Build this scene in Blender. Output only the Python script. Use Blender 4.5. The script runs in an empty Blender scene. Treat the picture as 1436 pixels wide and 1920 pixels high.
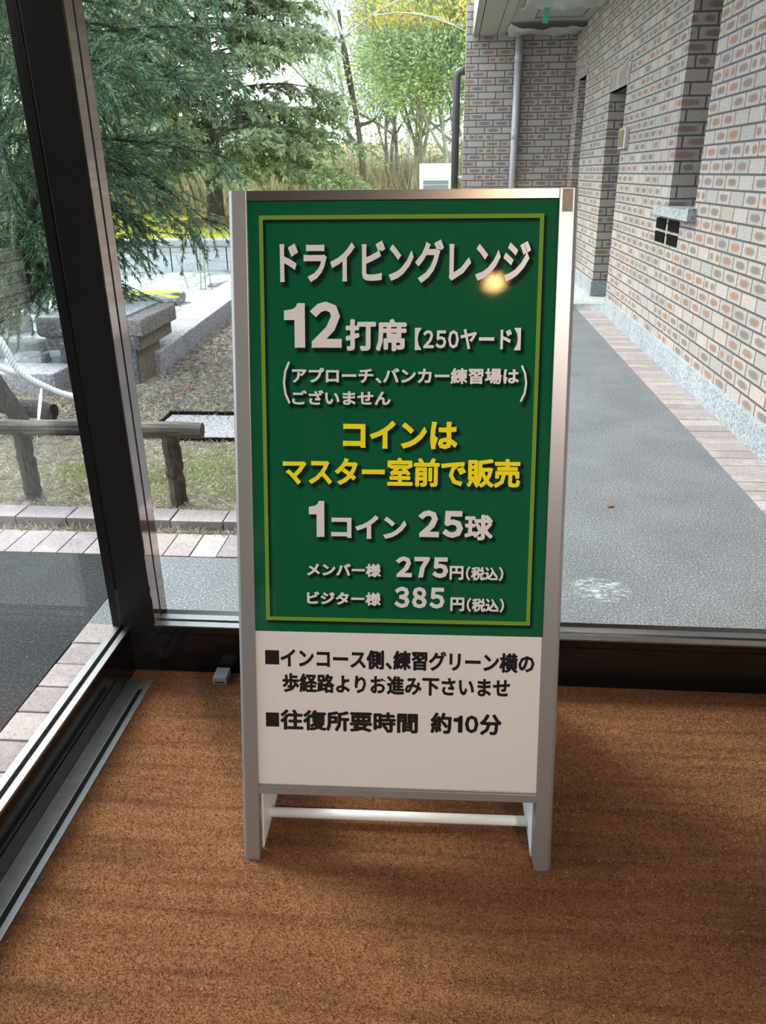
import bpy, math, random
import numpy as np
from mathutils import Vector, Matrix
random.seed(7)
rng = np.random.default_rng(11)
scene = bpy.context.scene
COL = scene.collection

# ------------------------------------------------------------------ camera
cam_d = bpy.data.cameras.new('camera'); cam = bpy.data.objects.new('camera', cam_d); COL.objects.link(cam)
RX = Vector((0.996813, 0.079187, -0.009694)); RU = Vector((-0.022794, 0.399149, 0.916603)); RF = Vector((-0.076453, 0.91346, -0.399682))
cam.matrix_world = Matrix(((RX.x, RU.x, -RF.x, 0.0), (RX.y, RU.y, -RF.y, 0.0), (RX.z, RU.z, -RF.z, 1.33), (0, 0, 0, 1)))
cam_d.sensor_fit = 'VERTICAL'; cam_d.sensor_height = 24.0; cam_d.sensor_width = 18.0
cam_d.lens = 1459.04 / 1920 * 24.0
cam_d.clip_start = 0.02; cam_d.clip_end = 300
scene.camera = cam

# ------------------------------------------------------------------ light and exposure
SKY_STRENGTH = 3.3
world = bpy.data.worlds.new('overcast_sky'); scene.world = world; world.use_nodes = True
wn = world.node_tree; wn.nodes.clear()
w_out = wn.nodes.new('ShaderNodeOutputWorld'); w_bg = wn.nodes.new('ShaderNodeBackground')
w_tc = wn.nodes.new('ShaderNodeTexCoord'); w_sep = wn.nodes.new('ShaderNodeSeparateXYZ'); w_rmp = wn.nodes.new('ShaderNodeValToRGB')
wn.links.new(w_tc.outputs['Generated'], w_sep.inputs[0]); wn.links.new(w_sep.outputs['Z'], w_rmp.inputs[0])
w_rmp.color_ramp.elements[0].position = 0.0; w_rmp.color_ramp.elements[0].color = (0.86, 0.93, 1.0, 1)
w_rmp.color_ramp.elements[1].position = 0.8; w_rmp.color_ramp.elements[1].color = (0.80, 0.90, 1.0, 1)
wn.links.new(w_rmp.outputs[0], w_bg.inputs[0]); w_bg.inputs[1].default_value = SKY_STRENGTH
wn.links.new(w_bg.outputs[0], w_out.inputs[0])

sun_d = bpy.data.lights.new('sun', 'SUN'); sun = bpy.data.objects.new('sun', sun_d); COL.objects.link(sun)
sun_d.energy = 4.6; sun_d.angle = math.radians(18); sun_d.color = (1.0, 0.95, 0.86)
sun.rotation_euler = Vector((0.62, -0.45, -0.85)).to_track_quat('-Z', 'Y').to_euler()

scene.view_settings.view_transform = 'Standard'; scene.view_settings.look = 'None'
scene.view_settings.gamma = 1.0; scene.view_settings.use_curve_mapping = False
scene.view_settings.exposure = 0.42
FILL_SPOT_W = 235.0
scene.cycles.max_bounces = 10; scene.cycles.transparent_max_bounces = 24
scene.cycles.caustics_reflective = False; scene.cycles.caustics_refractive = False
scene.cycles.use_denoising = True

# ------------------------------------------------------------------ helpers
def tag(o, label=None, cat=None, group=None, kind=None):
    if label: o['label'] = label
    if cat: o['category'] = cat
    if group: o['group'] = group
    if kind: o['kind'] = kind
    return o

def empty(name, loc=(0, 0, 0), rz=0.0):
    o = bpy.data.objects.new(name, None); COL.objects.link(o)
    o.location = loc; o.rotation_euler = (0, 0, rz); o.empty_display_size = 0.1
    return o

class MB:
    def __init__(s): s.v = []; s.f = []; s.m = []
    def add(s, vs, fs, mi=0):
        b = len(s.v); s.v += [tuple(v) for v in vs]
        s.f += [tuple(i + b for i in f) for f in fs]; s.m += [mi] * len(fs); return s
    def box(s, x0, x1, y0, y1, z0, z1, mi=0):
        vs = [(x0,y0,z0),(x1,y0,z0),(x1,y1,z0),(x0,y1,z0),(x0,y0,z1),(x1,y0,z1),(x1,y1,z1),(x0,y1,z1)]
        return s.add(vs, [(0,3,2,1),(4,5,6,7),(0,1,5,4),(1,2,6,5),(2,3,7,6),(3,0,4,7)], mi)
    def prism(s, poly0, poly1, mi=0):
        n = len(poly0)
        return s.add(list(poly0) + list(poly1), [tuple(reversed(range(n))), tuple(range(n, 2*n))] +
                     [(i, (i+1) % n, n + (i+1) % n, n + i) for i in range(n)], mi)
    def tube(s, pts, rad, n=10, mi=0, caps=True):
        pts = [Vector(p) for p in pts]
        if not hasattr(rad, '__len__'): rad = [rad] * len(pts)
        rings = []; prev = None
        for i, p in enumerate(pts):
            d = (pts[min(i+1, len(pts)-1)] - pts[max(i-1, 0)]).normalized()
            a = prev if prev is not None else (Vector((0,0,1)) if abs(d.z) < .9 else Vector((1,0,0)))
            a = (a - d * a.dot(d)).normalized(); prev = a; b = d.cross(a)
            rings.append([p + (a * math.cos(2*math.pi*k/n) + b * math.sin(2*math.pi*k/n)) * rad[i] for k in range(n)])
        vs = [v for r in rings for v in r]; fs = []
        for i in range(len(pts)-1):
            for k in range(n):
                fs.append((i*n+k, i*n+(k+1) % n, (i+1)*n+(k+1) % n, (i+1)*n+k))
        if caps: fs += [tuple(reversed(range(n))), tuple((len(pts)-1)*n + k for k in range(n))]
        return s.add(vs, fs, mi)
    def build(s, name, mats, parent=None, smooth=False, bevel=0.0, kind=None, label=None):
        me = bpy.data.meshes.new(name); me.from_pydata(s.v, [], s.f)
        if not isinstance(mats, (list, tuple)): mats = [mats]
        for m in mats: me.materials.append(m)
        me.polygons.foreach_set('material_index', s.m)
        if smooth: me.polygons.foreach_set('use_smooth', [True] * len(s.f))
        me.update()
        o = bpy.data.objects.new(name, me); COL.objects.link(o)
        if parent: o.parent = parent
        if bevel:
            b = o.modifiers.new('bevel', 'BEVEL'); b.width = bevel; b.segments = 2; b.limit_method = 'ANGLE'
        if kind: o['kind'] = kind
        if label: o['label'] = label
        return o

def quads(name, V, mats, parent=None, kind=None, label=None, nv=4):
    """V: (N, nv, 3) array, one small polygon per row"""
    n = len(V); me = bpy.data.meshes.new(name)
    me.vertices.add(n*nv); me.vertices.foreach_set('co', np.ascontiguousarray(V, dtype=np.float32).ravel())
    me.loops.add(n*nv); me.loops.foreach_set('vertex_index', np.arange(n*nv, dtype=np.int32))
    me.polygons.add(n); me.polygons.foreach_set('loop_start', np.arange(0, n*nv, nv, dtype=np.int32))
    me.polygons.foreach_set('loop_total', np.full(n, nv, dtype=np.int32))
    me.update(calc_edges=True)
    if not isinstance(mats, (list, tuple)): mats = [mats]
    for m in mats: me.materials.append(m)
    o = bpy.data.objects.new(name, me); COL.objects.link(o)
    if parent: o.parent = parent
    if kind: o['kind'] = kind
    if label: o['label'] = label
    return o

def unit(a): return a / np.maximum(np.linalg.norm(a, axis=-1, keepdims=True), 1e-9)

def leaves(base, direc, length, width, jitter=0.35):
    """diamond leaf blades standing at base along direc"""
    n = len(base); d = unit(direc + rng.normal(0, jitter, (n, 3)))
    side = unit(np.cross(d, rng.normal(0, 1, (n, 3))))
    L = (length * rng.uniform(.7, 1.25, n))[:, None]; W = (width * rng.uniform(.7, 1.25, n))[:, None]
    V = np.empty((n, 4, 3)); V[:,0] = base; V[:,1] = base + d*L*.45 + side*W*.5; V[:,2] = base + d*L; V[:,3] = base + d*L*.45 - side*W*.5
    return V

# ------------------------------------------------------------------ node helper
class NT:
    def __init__(s, name):
        s.mat = bpy.data.materials.new(name); s.mat.use_nodes = True; s.t = s.mat.node_tree; s.t.nodes.clear()
        s.out = s.t.nodes.new('ShaderNodeOutputMaterial')
    def n(s, typ, **kw):
        nd = s.t.nodes.new(typ)
        for k, v in kw.items(): setattr(nd, k, v)
        return nd
    def set(s, sock, v):
        if isinstance(v, bpy.types.NodeSocket): s.t.links.new(v, sock)
        elif v is not None:
            if isinstance(v, (tuple, list)) and len(v) == 3 and sock.type == 'RGBA': v = (*v, 1)
            sock.default_value = v
    def m(s, op, a, b=None, c=None, clamp=False):
        nd = s.n('ShaderNodeMath', operation=op, use_clamp=clamp)
        for i, v in enumerate((a, b, c)): s.set(nd.inputs[i], v) if v is not None else None
        return nd.outputs[0]
    def pos(s): return s.n('ShaderNodeTexCoord').outputs['Object']
    def xyz(s, v):
        nd = s.n('ShaderNodeSeparateXYZ'); s.set(nd.inputs[0], v); return nd.outputs
    def comb(s, x, y, z):
        nd = s.n('ShaderNodeCombineXYZ')
        for i, v in enumerate((x, y, z)): s.set(nd.inputs[i], v)
        return nd.outputs[0]
    def mapv(s, v, sc=(1,1,1)):
        nd = s.n('ShaderNodeMapping'); s.set(nd.inputs['Vector'], v); nd.inputs['Scale'].default_value = sc; return nd.outputs[0]
    def noise(s, scale, detail=3, v=None, rough=.55, color=False):
        nd = s.n('ShaderNodeTexNoise'); s.set(nd.inputs['Vector'], v if v is not None else s.pos())
        nd.inputs['Scale'].default_value = scale; nd.inputs['Detail'].default_value = detail; nd.inputs['Roughness'].default_value = rough
        return nd.outputs['Color' if color else 'Fac']
    def white(s, v):
        nd = s.n('ShaderNodeTexWhiteNoise'); nd.noise_dimensions = '3D'; s.set(nd.inputs['Vector'], v); return nd.outputs
    def ramp(s, fac, stops, const=False):
        nd = s.n('ShaderNodeValToRGB'); s.set(nd.inputs[0], fac); cr = nd.color_ramp
        if const: cr.interpolation = 'CONSTANT'
        while len(cr.elements) < len(stops): cr.elements.new(0.5)
        for e, (p, c) in zip(cr.elements, stops): e.position = p; e.color = (*c, 1) if len(c) == 3 else c
        return nd.outputs[0]
    def mix(s, fac, a, b):
        nd = s.n('ShaderNodeMix', data_type='RGBA'); s.set(nd.inputs[0], fac); s.set(nd.inputs[6], a); s.set(nd.inputs[7], b); return nd.outputs[2]
    def mul(s, a, b, fac=1.0):
        nd = s.n('ShaderNodeMix', data_type='RGBA', blend_type='MULTIPLY'); s.set(nd.inputs[0], fac); s.set(nd.inputs[6], a); s.set(nd.inputs[7], b); return nd.outputs[2]
    def bump(s, h, strength=.3, dist=.01):
        nd = s.n('ShaderNodeBump'); s.set(nd.inputs['Height'], h); nd.inputs['Strength'].default_value = strength; nd.inputs['Distance'].default_value = dist; return nd.outputs[0]
    def island(s): return s.n('ShaderNodeNewGeometry').outputs['Random Per Island']
    def bsdf(s, color, rough=.5, metal=0.0, normal=None, spec=.5, emit=None, estr=0.0, coat=0.0):
        nd = s.n('ShaderNodeBsdfPrincipled'); s.set(nd.inputs['Base Color'], color); s.set(nd.inputs['Roughness'], rough); s.set(nd.inputs['Metallic'], metal)
        s.set(nd.inputs['Specular IOR Level'], spec); s.set(nd.inputs['Coat Weight'], coat)
        if normal is not None: s.set(nd.inputs['Normal'], normal)
        if emit is not None: s.set(nd.inputs['Emission Color'], emit); nd.inputs['Emission Strength'].default_value = estr
        s.t.links.new(nd.outputs[0], s.out.inputs[0]); return s.mat

def plain(name, color, rough=.5, metal=0.0, spec=.5, coat=0.0, nscale=0, namt=.15, bumps=0.0):
    t = NT(name); c = color; nrm = None
    if nscale:
        f = t.noise(nscale, 4)
        c = t.mix(f, tuple(x*(1-namt) for x in color), tuple(min(1, x*(1+namt)) for x in color))
        if bumps: nrm = t.bump(f, bumps, .005)
    return t.bsdf(c, rough, metal, nrm, spec, coat=coat)

def leafmat(name, stops, trans=.35, rough=.55):
    t = NT(name); c = t.ramp(t.island(), stops)
    p = t.n('ShaderNodeBsdfPrincipled'); t.set(p.inputs['Base Color'], c); p.inputs['Roughness'].default_value = rough; p.inputs['Specular IOR Level'].default_value = .25
    tr = t.n('ShaderNodeBsdfTranslucent'); t.set(tr.inputs[0], c); mx = t.n('ShaderNodeMixShader'); mx.inputs[0].default_value = trans
    t.t.links.new(p.outputs[0], mx.inputs[1]); t.t.links.new(tr.outputs[0], mx.inputs[2]); t.t.links.new(mx.outputs[0], t.out.inputs[0]); return t.mat

def brick_mat(name, bl=.2265, bh=.0825, vertical=False, zoff=0.021):
    t = NT(name); p = t.pos(); x, y, z = t.xyz(p)
    u = t.m('ADD', t.m('ADD', x, y), 20.0); v = t.m('ADD', z, 4.0 - zoff)
    if vertical: u, v = v, u
    r = t.m('DIVIDE', v, bh); row = t.m('FLOOR', r); fv = t.m('FRACT', r)
    half = t.m('MULTIPLY', t.m('MODULO', row, 2.0), 0.0 if vertical else .5)
    wob = t.m('MULTIPLY', t.white(t.comb(row, 3.0, 1.0))[0], .12)
    c = t.m('ADD', t.m('ADD', t.m('DIVIDE', u, bl), half), wob); col = t.m('FLOOR', c); fu = t.m('FRACT', c)
    if vertical: fv, fu, bl2, bh2 = fv, fu, bl, bh
    else: bl2, bh2 = bl, bh
    dx = t.m('MULTIPLY', t.m('SUBTRACT', .5, t.m('ABSOLUTE', t.m('SUBTRACT', fu, .5))), bl2)   # distance to the joint
    dz = t.m('MULTIPLY', t.m('SUBTRACT', .5, t.m('ABSOLUTE', t.m('SUBTRACT', fv, .5))), bh2)
    edge = t.m('MINIMUM', dx, dz); n1 = t.noise(55, 3, p)
    edge = t.m('ADD', edge, t.m('MULTIPLY', t.m('SUBTRACT', n1, .5), .0035))
    joint = t.m('SUBTRACT', 1.0, t.m('SMOOTH_MIN', 1.0, t.m('DIVIDE', t.m('SUBTRACT', edge, .0042), .003), .2), clamp=True)
    cell = t.comb(col, row, 5.0); w1 = t.white(cell)[0]; w2 = t.white(t.comb(col, row, 9.0))[0]; w3 = t.white(t.comb(col, row, 2.0))[0]
    body = t.ramp(w1, [(0, (.38,.325,.285)), (.25, (.45,.39,.345)), (.5, (.345,.325,.31)), (.75, (.45,.375,.325)), (1, (.41,.37,.345))])
    spot = t.ramp(w2, [(0, (.17,.115,.10)), (.3, (.15,.125,.12)), (.5, (.24,.12,.08)), (.75, (.20,.13,.105)), (.9, (.33,.14,.07)), (1, (.18,.14,.13))])
    # burnt oval in the middle of the brick, or two narrow ones
    fu2 = t.m('FRACT', t.m('MULTIPLY', fu, 2.0)); two = t.m('GREATER_THAN', w3, .84)
    fuu = t.m('ADD', t.m('MULTIPLY', fu, t.m('SUBTRACT', 1.0, two)), t.m('MULTIPLY', fu2, two))
    ex = t.m('POWER', t.m('ABSOLUTE', t.m('DIVIDE', t.m('SUBTRACT', fuu, .5), .33)), 2.6)
    ez = t.m('POWER', t.m('ABSOLUTE', t.m('DIVIDE', t.m('SUBTRACT', fv, .5), .26)), 2.6)
    d = t.m('ADD', t.m('ADD', ex, ez), t.m('MULTIPLY', t.m('SUBTRACT', t.noise(38, 3, p), .5), 1.1))
    oval = t.m('SUBTRACT', 1.0, t.m('DIVIDE', t.m('SUBTRACT', d, .35), 1.0), clamp=True)
    oval = t.m('MULTIPLY', oval, t.m('MULTIPLY', t.m('GREATER_THAN', t.white(t.comb(col, row, 13.0))[0], .30), .78))
    cc = t.mix(oval, body, spot); cc = t.mul(cc, t.ramp(t.noise(260, 2, p), [(.32, (.60,.60,.60)), (.68, (1.25,1.25,1.25))]))
    cc = t.mix(joint, cc, (.085,.085,.09))
    h = t.m('ADD', t.m('MULTIPLY', t.m('SUBTRACT', 1.0, joint), 1.0), t.m('MULTIPLY', t.noise(240, 3, p), .35))
    return t.bsdf(cc, .85, 0, t.bump(h, .6, .006), .25)

def speckle(name, base, dark, light, scale=220, rough=.7, bumps=.25, joint=None):
    t = NT(name); p = t.pos(); f = t.noise(scale, 3, p, .7)
    c = t.ramp(f, [(.36, dark), (.46, base), (.56, base), (.66, light)])
    c = t.mul(c, t.ramp(t.noise(3, 4, p), [(.3, (.82,.82,.82)), (.7, (1.1,1.1,1.1))]))
    return t.bsdf(c, rough, 0, t.bump(f, bumps, .004), .3)

M = {}
M['brick'] = brick_mat('buff_flashed_brick')
M['soldier'] = brick_mat('soldier_brick', vertical=True, bl=.24, bh=.079)
M['granite'] = speckle('pale_granite', (.32,.355,.375), (.085,.095,.11), (.56,.60,.62), 75)
M['granite_kerb'] = speckle('kerb_granite', (.33,.32,.335), (.16,.155,.165), (.66,.66,.72), 60)
M['bench_stone'] = speckle('rough_grey_stone', (.115,.115,.118), (.045,.045,.05), (.24,.24,.25), 45, bumps=.7)
M['bench_top'] = speckle('skylit_bench_top', (.38,.39,.41), (.18,.18,.19), (.7,.72,.76), 45, rough=.5, bumps=.6)  # paler than the block: glancing sky sheen put into the colour
M['bench_stone_side'] = speckle('sawn_brown_stone', (.20,.165,.125), (.13,.11,.085), (.30,.27,.23), 60)
M['bench_edge'] = speckle('sawn_bench_edge', (.22,.20,.185), (.10,.095,.09), (.38,.36,.34), 55, bumps=.5)
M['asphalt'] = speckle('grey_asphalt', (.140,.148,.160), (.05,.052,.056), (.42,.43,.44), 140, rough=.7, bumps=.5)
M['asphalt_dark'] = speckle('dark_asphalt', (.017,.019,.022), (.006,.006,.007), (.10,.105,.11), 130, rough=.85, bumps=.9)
M['concrete'] = speckle('pale_concrete', (.42,.43,.42), (.30,.30,.30), (.55,.55,.55), 30)
M['dark_frame'] = plain('dark_bronze_frame', (.012,.011,.012), .3, 0, .22)
M['dark_panel'] = plain('polished_dark_panel', (.006,.006,.008), .12, 0, .45)
M['mirror_strip'] = plain('polished_bronze_strip', (.42,.36,.33), .06, 1.0)
M['sill_metal'] = plain('worn_steel_sill', (.27,.265,.26), .32, 1.0, nscale=40, namt=.2)
M['groove'] = plain('black_gasket', (.006,.006,.007), .5, 0, .3)
M['track'] = plain('dull_steel_track', (.42,.41,.40), .5, 1.0, nscale=30, namt=.3)
M['alu'] = plain('satin_aluminium', (.38,.37,.37), .40, .6)
M['alu_rail'] = plain('satin_aluminium_rail', (.44,.42,.415), .24, 1.0)
M['alu_bright'] = plain('white_aluminium', (.90,.92,.92), .4, 0)
M['tape_mark'] = plain('old_tape_mark', (.34,.29,.22), .7, .2, nscale=200, namt=.3)
M['plaster'] = plain('painted_plaster', (.30,.28,.26), .8, nscale=20, namt=.05)
M['ceiling'] = plain('ceiling_board', (.72,.71,.69), .85, nscale=15, namt=.04)
M['soffit'] = plain('soffit_board', (.36,.34,.32), .6, nscale=12, namt=.08)
M['soffit_dark'] = plain('soffit_gap', (.04,.04,.04), .8)
M['pvc'] = plain('mauve_grey_pipe', (.44,.41,.42), .35)
M['pipe_dark'] = plain('dark_brown_pipe', (.06,.05,.055), .35)
M['ac_white'] = plain('white_enamel', (.80,.84,.84), .4, nscale=9, namt=.05)
M['ac_grille'] = plain('grey_grille', (.18,.20,.24), .5)
M['door_dark'] = plain('dark_door', (.03,.028,.026), .4)
M['vent_black'] = plain('black_vent', (.004,.004,.004), .9, 0, .05)
M['brass'] = plain('brass_plate', (.40,.33,.16), .35, .9)
M['tape_green'] = plain('green_tape', (.03,.32,.20), .4)
M['grey_block'] = plain('grey_plastic', (.30,.31,.34), .5)
M['lamp_trim'] = plain('white_trim', (.8,.8,.78), .4)

def glass_mat():
    t = NT('clear_glazing'); bf = t.n('ShaderNodeNewGeometry').outputs['Backfacing']
    ior = t.m('SUBTRACT', 1.5, t.m('MULTIPLY', bf, 1.5 - 1/1.5))
    fr = t.n('ShaderNodeFresnel'); t.set(fr.inputs[0], ior)
    tr = t.n('ShaderNodeBsdfTransparent'); tr.inputs[0].default_value = (.965,.985,.98,1)
    gl = t.n('ShaderNodeBsdfGlossy'); gl.inputs['Roughness'].default_value = 0.0
    mx = t.n('ShaderNodeMixShader'); t.set(mx.inputs[0], fr.outputs[0]); t.t.links.new(tr.outputs[0], mx.inputs[1]); t.t.links.new(gl.outputs[0], mx.inputs[2])
    t.t.links.new(mx.outputs[0], t.out.inputs[0]); return t.mat
M['glass'] = glass_mat()

def coir_mat(name='coir_matting'):
    t = NT(name); p = t.pos()
    rowy = t.noise(9, 3, t.mapv(p, (.22, 3.2, 1)))
    f = t.noise(330, 2, t.mapv(p, (1, 1.5, 1)), .8); g = t.noise(5, 4, p); dust = t.noise(26, 5, p, .75)
    c = t.ramp(f, [(.25, (.07,.027,.011)), (.42, (.18,.075,.033)), (.58, (.28,.13,.060)), (.78, (.42,.24,.125))])
    c = t.mul(c, t.ramp(rowy, [(.32, (.62,.60,.58)), (.5, (.95,.95,.95)), (.7, (1.12,1.12,1.12))]))
    c = t.mul(c, t.ramp(g, [(.3, (.82,.80,.78)), (.7, (1.1,1.1,1.1))]))
    c = t.mix(t.m('MULTIPLY', t.ramp(dust, [(.62, (0,0,0)), (.8, (1,1,1))]), .35), c, (.42,.36,.33))
    h = t.m('ADD', t.m('MULTIPLY', f, .6), t.m('MULTIPLY', rowy, 1.4))
    return t.bsdf(c, .95, 0, t.bump(h, .7, .006), .1)
M['coir'] = coir_mat()
M['coir_fibre'] = leafmat('coir_fibre', [(0, (.055,.022,.011)), (.35, (.15,.064,.030)), (.75, (.27,.128,.062)), (.985, (.40,.24,.14)), (1, (.65,.56,.47))], .1, .8)

def ground_mat(name, cols, scale=18, fine=260, bumps=.5):
    t = NT(name); p = t.pos(); c = t.ramp(t.noise(scale, 5, p, .7), cols)
    f = t.noise(fine, 3, p, .7); c = t.mul(c, t.ramp(f, [(.25, (.55,.55,.55)), (.75, (1.3,1.3,1.3))]))
    return t.bsdf(c, .95, 0, t.bump(f, bumps, .01), .1)
M['dry_soil'] = ground_mat('dry_lawn_soil', [(.3, (.075,.062,.05)), (.5, (.19,.165,.135)), (.7, (.30,.27,.22))], 7)
M['moss'] = ground_mat('moss_lawn', [(.32, (.30,.31,.03)), (.48, (.55,.58,.05)), (.62, (.68,.68,.10)), (.8, (.60,.52,.26))], 1.6, 60)
M['needle_soil'] = ground_mat('fallen_needles', [(.3, (.16,.08,.045)), (.55, (.28,.16,.09)), (.75, (.35,.26,.14))], 6)
M['gravel'] = ground_mat('drain_gravel', [(.3, (.16,.16,.17)), (.7, (.5,.5,.52))], 60, 90, 1.0)
M['hill_soil'] = ground_mat('brushy_slope', [(.3, (.16,.13,.08)), (.7, (.36,.30,.2))], 1.2, 30)

def flag_mat():
    t = NT('flagstones'); p = t.pos(); q = t.mapv(p, (1.0, 1.3, 1))
    wp = t.n('ShaderNodeVectorMath', operation='ADD'); t.set(wp.inputs[0], q); sc = t.n('ShaderNodeVectorMath', operation='SCALE')
    t.set(sc.inputs[0], t.noise(3, 2, p, color=True)); sc.inputs['Scale'].default_value = .35; t.t.links.new(sc.outputs[0], wp.inputs[1])
    v1 = t.n('ShaderNodeTexVoronoi', feature='DISTANCE_TO_EDGE'); v1.inputs['Scale'].default_value = 1.5; t.t.links.new(wp.outputs[0], v1.inputs['Vector'])
    v2 = t.n('ShaderNodeTexVoronoi'); v2.inputs['Scale'].default_value = 1.5; t.t.links.new(wp.outputs[0], v2.inputs['Vector'])
    col = t.mix(.35, t.ramp(t.noise(5, 5, p), [(.3, (.17,.22,.235)), (.7, (.34,.40,.41))]), t.mul(t.n('ShaderNodeRGBToBW').outputs[0] if False else t.ramp(t.xyz(v2.outputs['Color'])[0], [(0,(.5,.5,.5)),(1,(1.1,1.1,1.1))]), (.34,.40,.42)))
    col = t.mix(t.ramp(t.noise(2.2, 5, p, .7), [(.60, (0,0,0)), (.72, (.6,.6,.6))]), col, (.34,.33,.12))
    j = t.ramp(v1.outputs['Distance'], [(.0, (1,1,1)), (.05, (0,0,0))]); col = t.mix(j, col, (.16,.13,.09))
    h = t.m('ADD', t.m('MULTIPLY', t.m('MINIMUM', v1.outputs['Distance'], .08), 8.0), t.m('MULTIPLY', t.noise(9, 4, p), .5))
    return t.bsdf(col, .6, 0, t.bump(h, .6, .03), .4)
M['flag'] = flag_mat()

def paver_mat(name='mauve_paver'):
    t = NT(name); p = t.pos(); w = t.island()
    c = t.ramp(w, [(0, (.25,.215,.22)), (.4, (.33,.28,.28)), (.7, (.30,.255,.245)), (1, (.38,.33,.325))])
    c = t.mul(c, t.ramp(t.noise(120, 3, p, .8), [(.3, (.55,.55,.55)), (.5, (1,1,1)), (.75, (1.2,1.2,1.2))]))
    c = t.mix(t.ramp(t.noise(9, 4, p), [(.52, (0,0,0)), (.75, (.5,.5,.5))]), c, (.48,.45,.44))
    return t.bsdf(c, .85, 0, t.bump(t.noise(150, 3, p), .35, .004), .25)
M['paver'] = paver_mat()

def wood_mat(name, a, b, c_):
    t = NT(name); p = t.pos(); q = t.mapv(p, (1.2, 26, 26)); f = t.noise(3.0, 5, q, .7); g = t.noise(7, 3, p)
    c = t.ramp(f, [(.3, a), (.5, b), (.7, c_)]); c = t.mul(c, t.ramp(g, [(.3, (.6,.6,.6)), (.7, (1.2,1.2,1.2))]))
    return t.bsdf(c, .85, 0, t.bump(f, .7, .01), .2)
def wood_mat_v(name, a, b, c_):
    t = NT(name); p = t.pos(); q = t.mapv(p, (26, 26, 1.2)); f = t.noise(3.0, 5, q, .7); g = t.noise(7, 3, p)
    c = t.ramp(f, [(.3, a), (.5, b), (.7, c_)]); c = t.mul(c, t.ramp(g, [(.3, (.6,.6,.6)), (.7, (1.2,1.2,1.2))]))
    return t.bsdf(c, .85, 0, t.bump(f, .7, .01), .2)
M['log'] = wood_mat('weathered_log', (.025,.022,.018), (.13,.115,.098), (.30,.275,.24))
M['log_post'] = wood_mat_v('weathered_post', (.02,.017,.013), (.085,.07,.052), (.19,.16,.125))
M['bark'] = wood_mat_v('tree_bark', (.035,.028,.024), (.11,.09,.075), (.2,.17,.145))
M['bark_dark'] = wood_mat_v('dark_bark', (.02,.015,.013), (.055,.042,.036), (.11,.09,.08))
M['bark_grey'] = wood_mat_v('grey_bark', (.14,.13,.12), (.30,.29,.28), (.45,.44,.44))
M['bark_pale'] = plain('pale_twigs', (.55,.54,.55), .8)
M['rope'] = plain('white_rope', (.68,.70,.74), .8, nscale=120, namt=.3)
M['rock'] = speckle('grey_rock', (.36,.37,.37), (.20,.20,.21), (.58,.59,.60), 14, bumps=.7)
def mossy_rock():
    t = NT('mossy_rock'); p = t.pos(); nz = t.xyz(t.n('ShaderNodeNewGeometry').outputs['Normal'])[2]
    f = t.m('MULTIPLY', t.m('GREATER_THAN', t.m('ADD', t.m('MULTIPLY', nz, .6), t.noise(11, 4, p, .7)), 1.02), 1.0)
    c = t.mix(f, t.ramp(t.noise(25, 4, p), [(.3, (.14,.14,.145)), (.7, (.32,.32,.33))]), (.34,.37,.04))
    return t.bsdf(c, .9, 0, t.bump(t.noise(30, 4, p), .6, .02), .2)
M['mossy_rock'] = mossy_rock()
def wallstone():
    t = NT('pale_wall_slab'); p = t.pos(); z = t.xyz(p)[2]
    band = t.noise(2.5, 4, t.mapv(p, (.6, .6, 9)), .7)
    c = t.ramp(band, [(.42, (.50,.54,.57)), (.56, (.45,.46,.45)), (.68, (.35,.30,.25))])
    c = t.mul(c, t.ramp(t.noise(40, 3, p), [(.3, (.85,.85,.85)), (.7, (1.08,1.08,1.08))]))
    return t.bsdf(c, .75, 0, None, .3)
M['wallstone'] = wallstone()
def sheet_mat():
    t = NT('plastic_sheet'); p = t.pos(); d = t.n('ShaderNodeBsdfPrincipled'); d.inputs['Base Color'].default_value = (.74,.76,.77,1); d.inputs['Roughness'].default_value = .3
    tl = t.n('ShaderNodeBsdfTranslucent'); tl.inputs[0].default_value = (.75,.78,.8,1); mx = t.n('ShaderNodeMixShader'); mx.inputs[0].default_value = .35
    t.t.links.new(d.outputs[0], mx.inputs[1]); t.t.links.new(tl.outputs[0], mx.inputs[2])
    tp = t.n('ShaderNodeBsdfTransparent'); m2 = t.n('ShaderNodeMixShader'); m2.inputs[0].default_value = .18
    t.t.links.new(mx.outputs[0], m2.inputs[1]); t.t.links.new(tp.outputs[0], m2.inputs[2]); t.t.links.new(m2.outputs[0], t.out.inputs[0]); return t.mat
M['sheet'] = sheet_mat()

M['cedar'] = leafmat('cedar_needles', [(0, (.04,.095,.055)), (.5, (.10,.19,.105)), (.9, (.18,.29,.16)), (.985, (.22,.32,.17)), (1, (.5,.22,.10))], .35)
M['fir'] = leafmat('fir_needles', [(0, (.13,.17,.10)), (.5, (.24,.30,.17)), (1, (.40,.46,.27))], .4)
M['broad'] = leafmat('broad_leaves', [(0, (.18,.28,.14)), (.5, (.34,.47,.23)), (.9, (.48,.60,.32)), (1, (.55,.55,.18))], .45)
M['broad_yellow'] = leafmat('yellow_leaves', [(0, (.35,.36,.10)), (.5, (.60,.52,.12)), (1, (.72,.50,.14))], .45)
M['reed'] = leafmat('dry_reeds', [(0, (.20,.17,.11)), (.4, (.38,.32,.22)), (.8, (.52,.46,.34)), (1, (.30,.33,.15))], .3)
M['bush'] = leafmat('undergrowth_leaves', [(0, (.16,.19,.09)), (.5, (.33,.36,.17)), (1, (.55,.50,.24))], .35)
M['straw'] = leafmat('dry_grass', [(0, (.19,.165,.12)), (.45, (.38,.34,.25)), (.9, (.60,.55,.43)), (1, (.30,.36,.14))], .2, .8)
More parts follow.
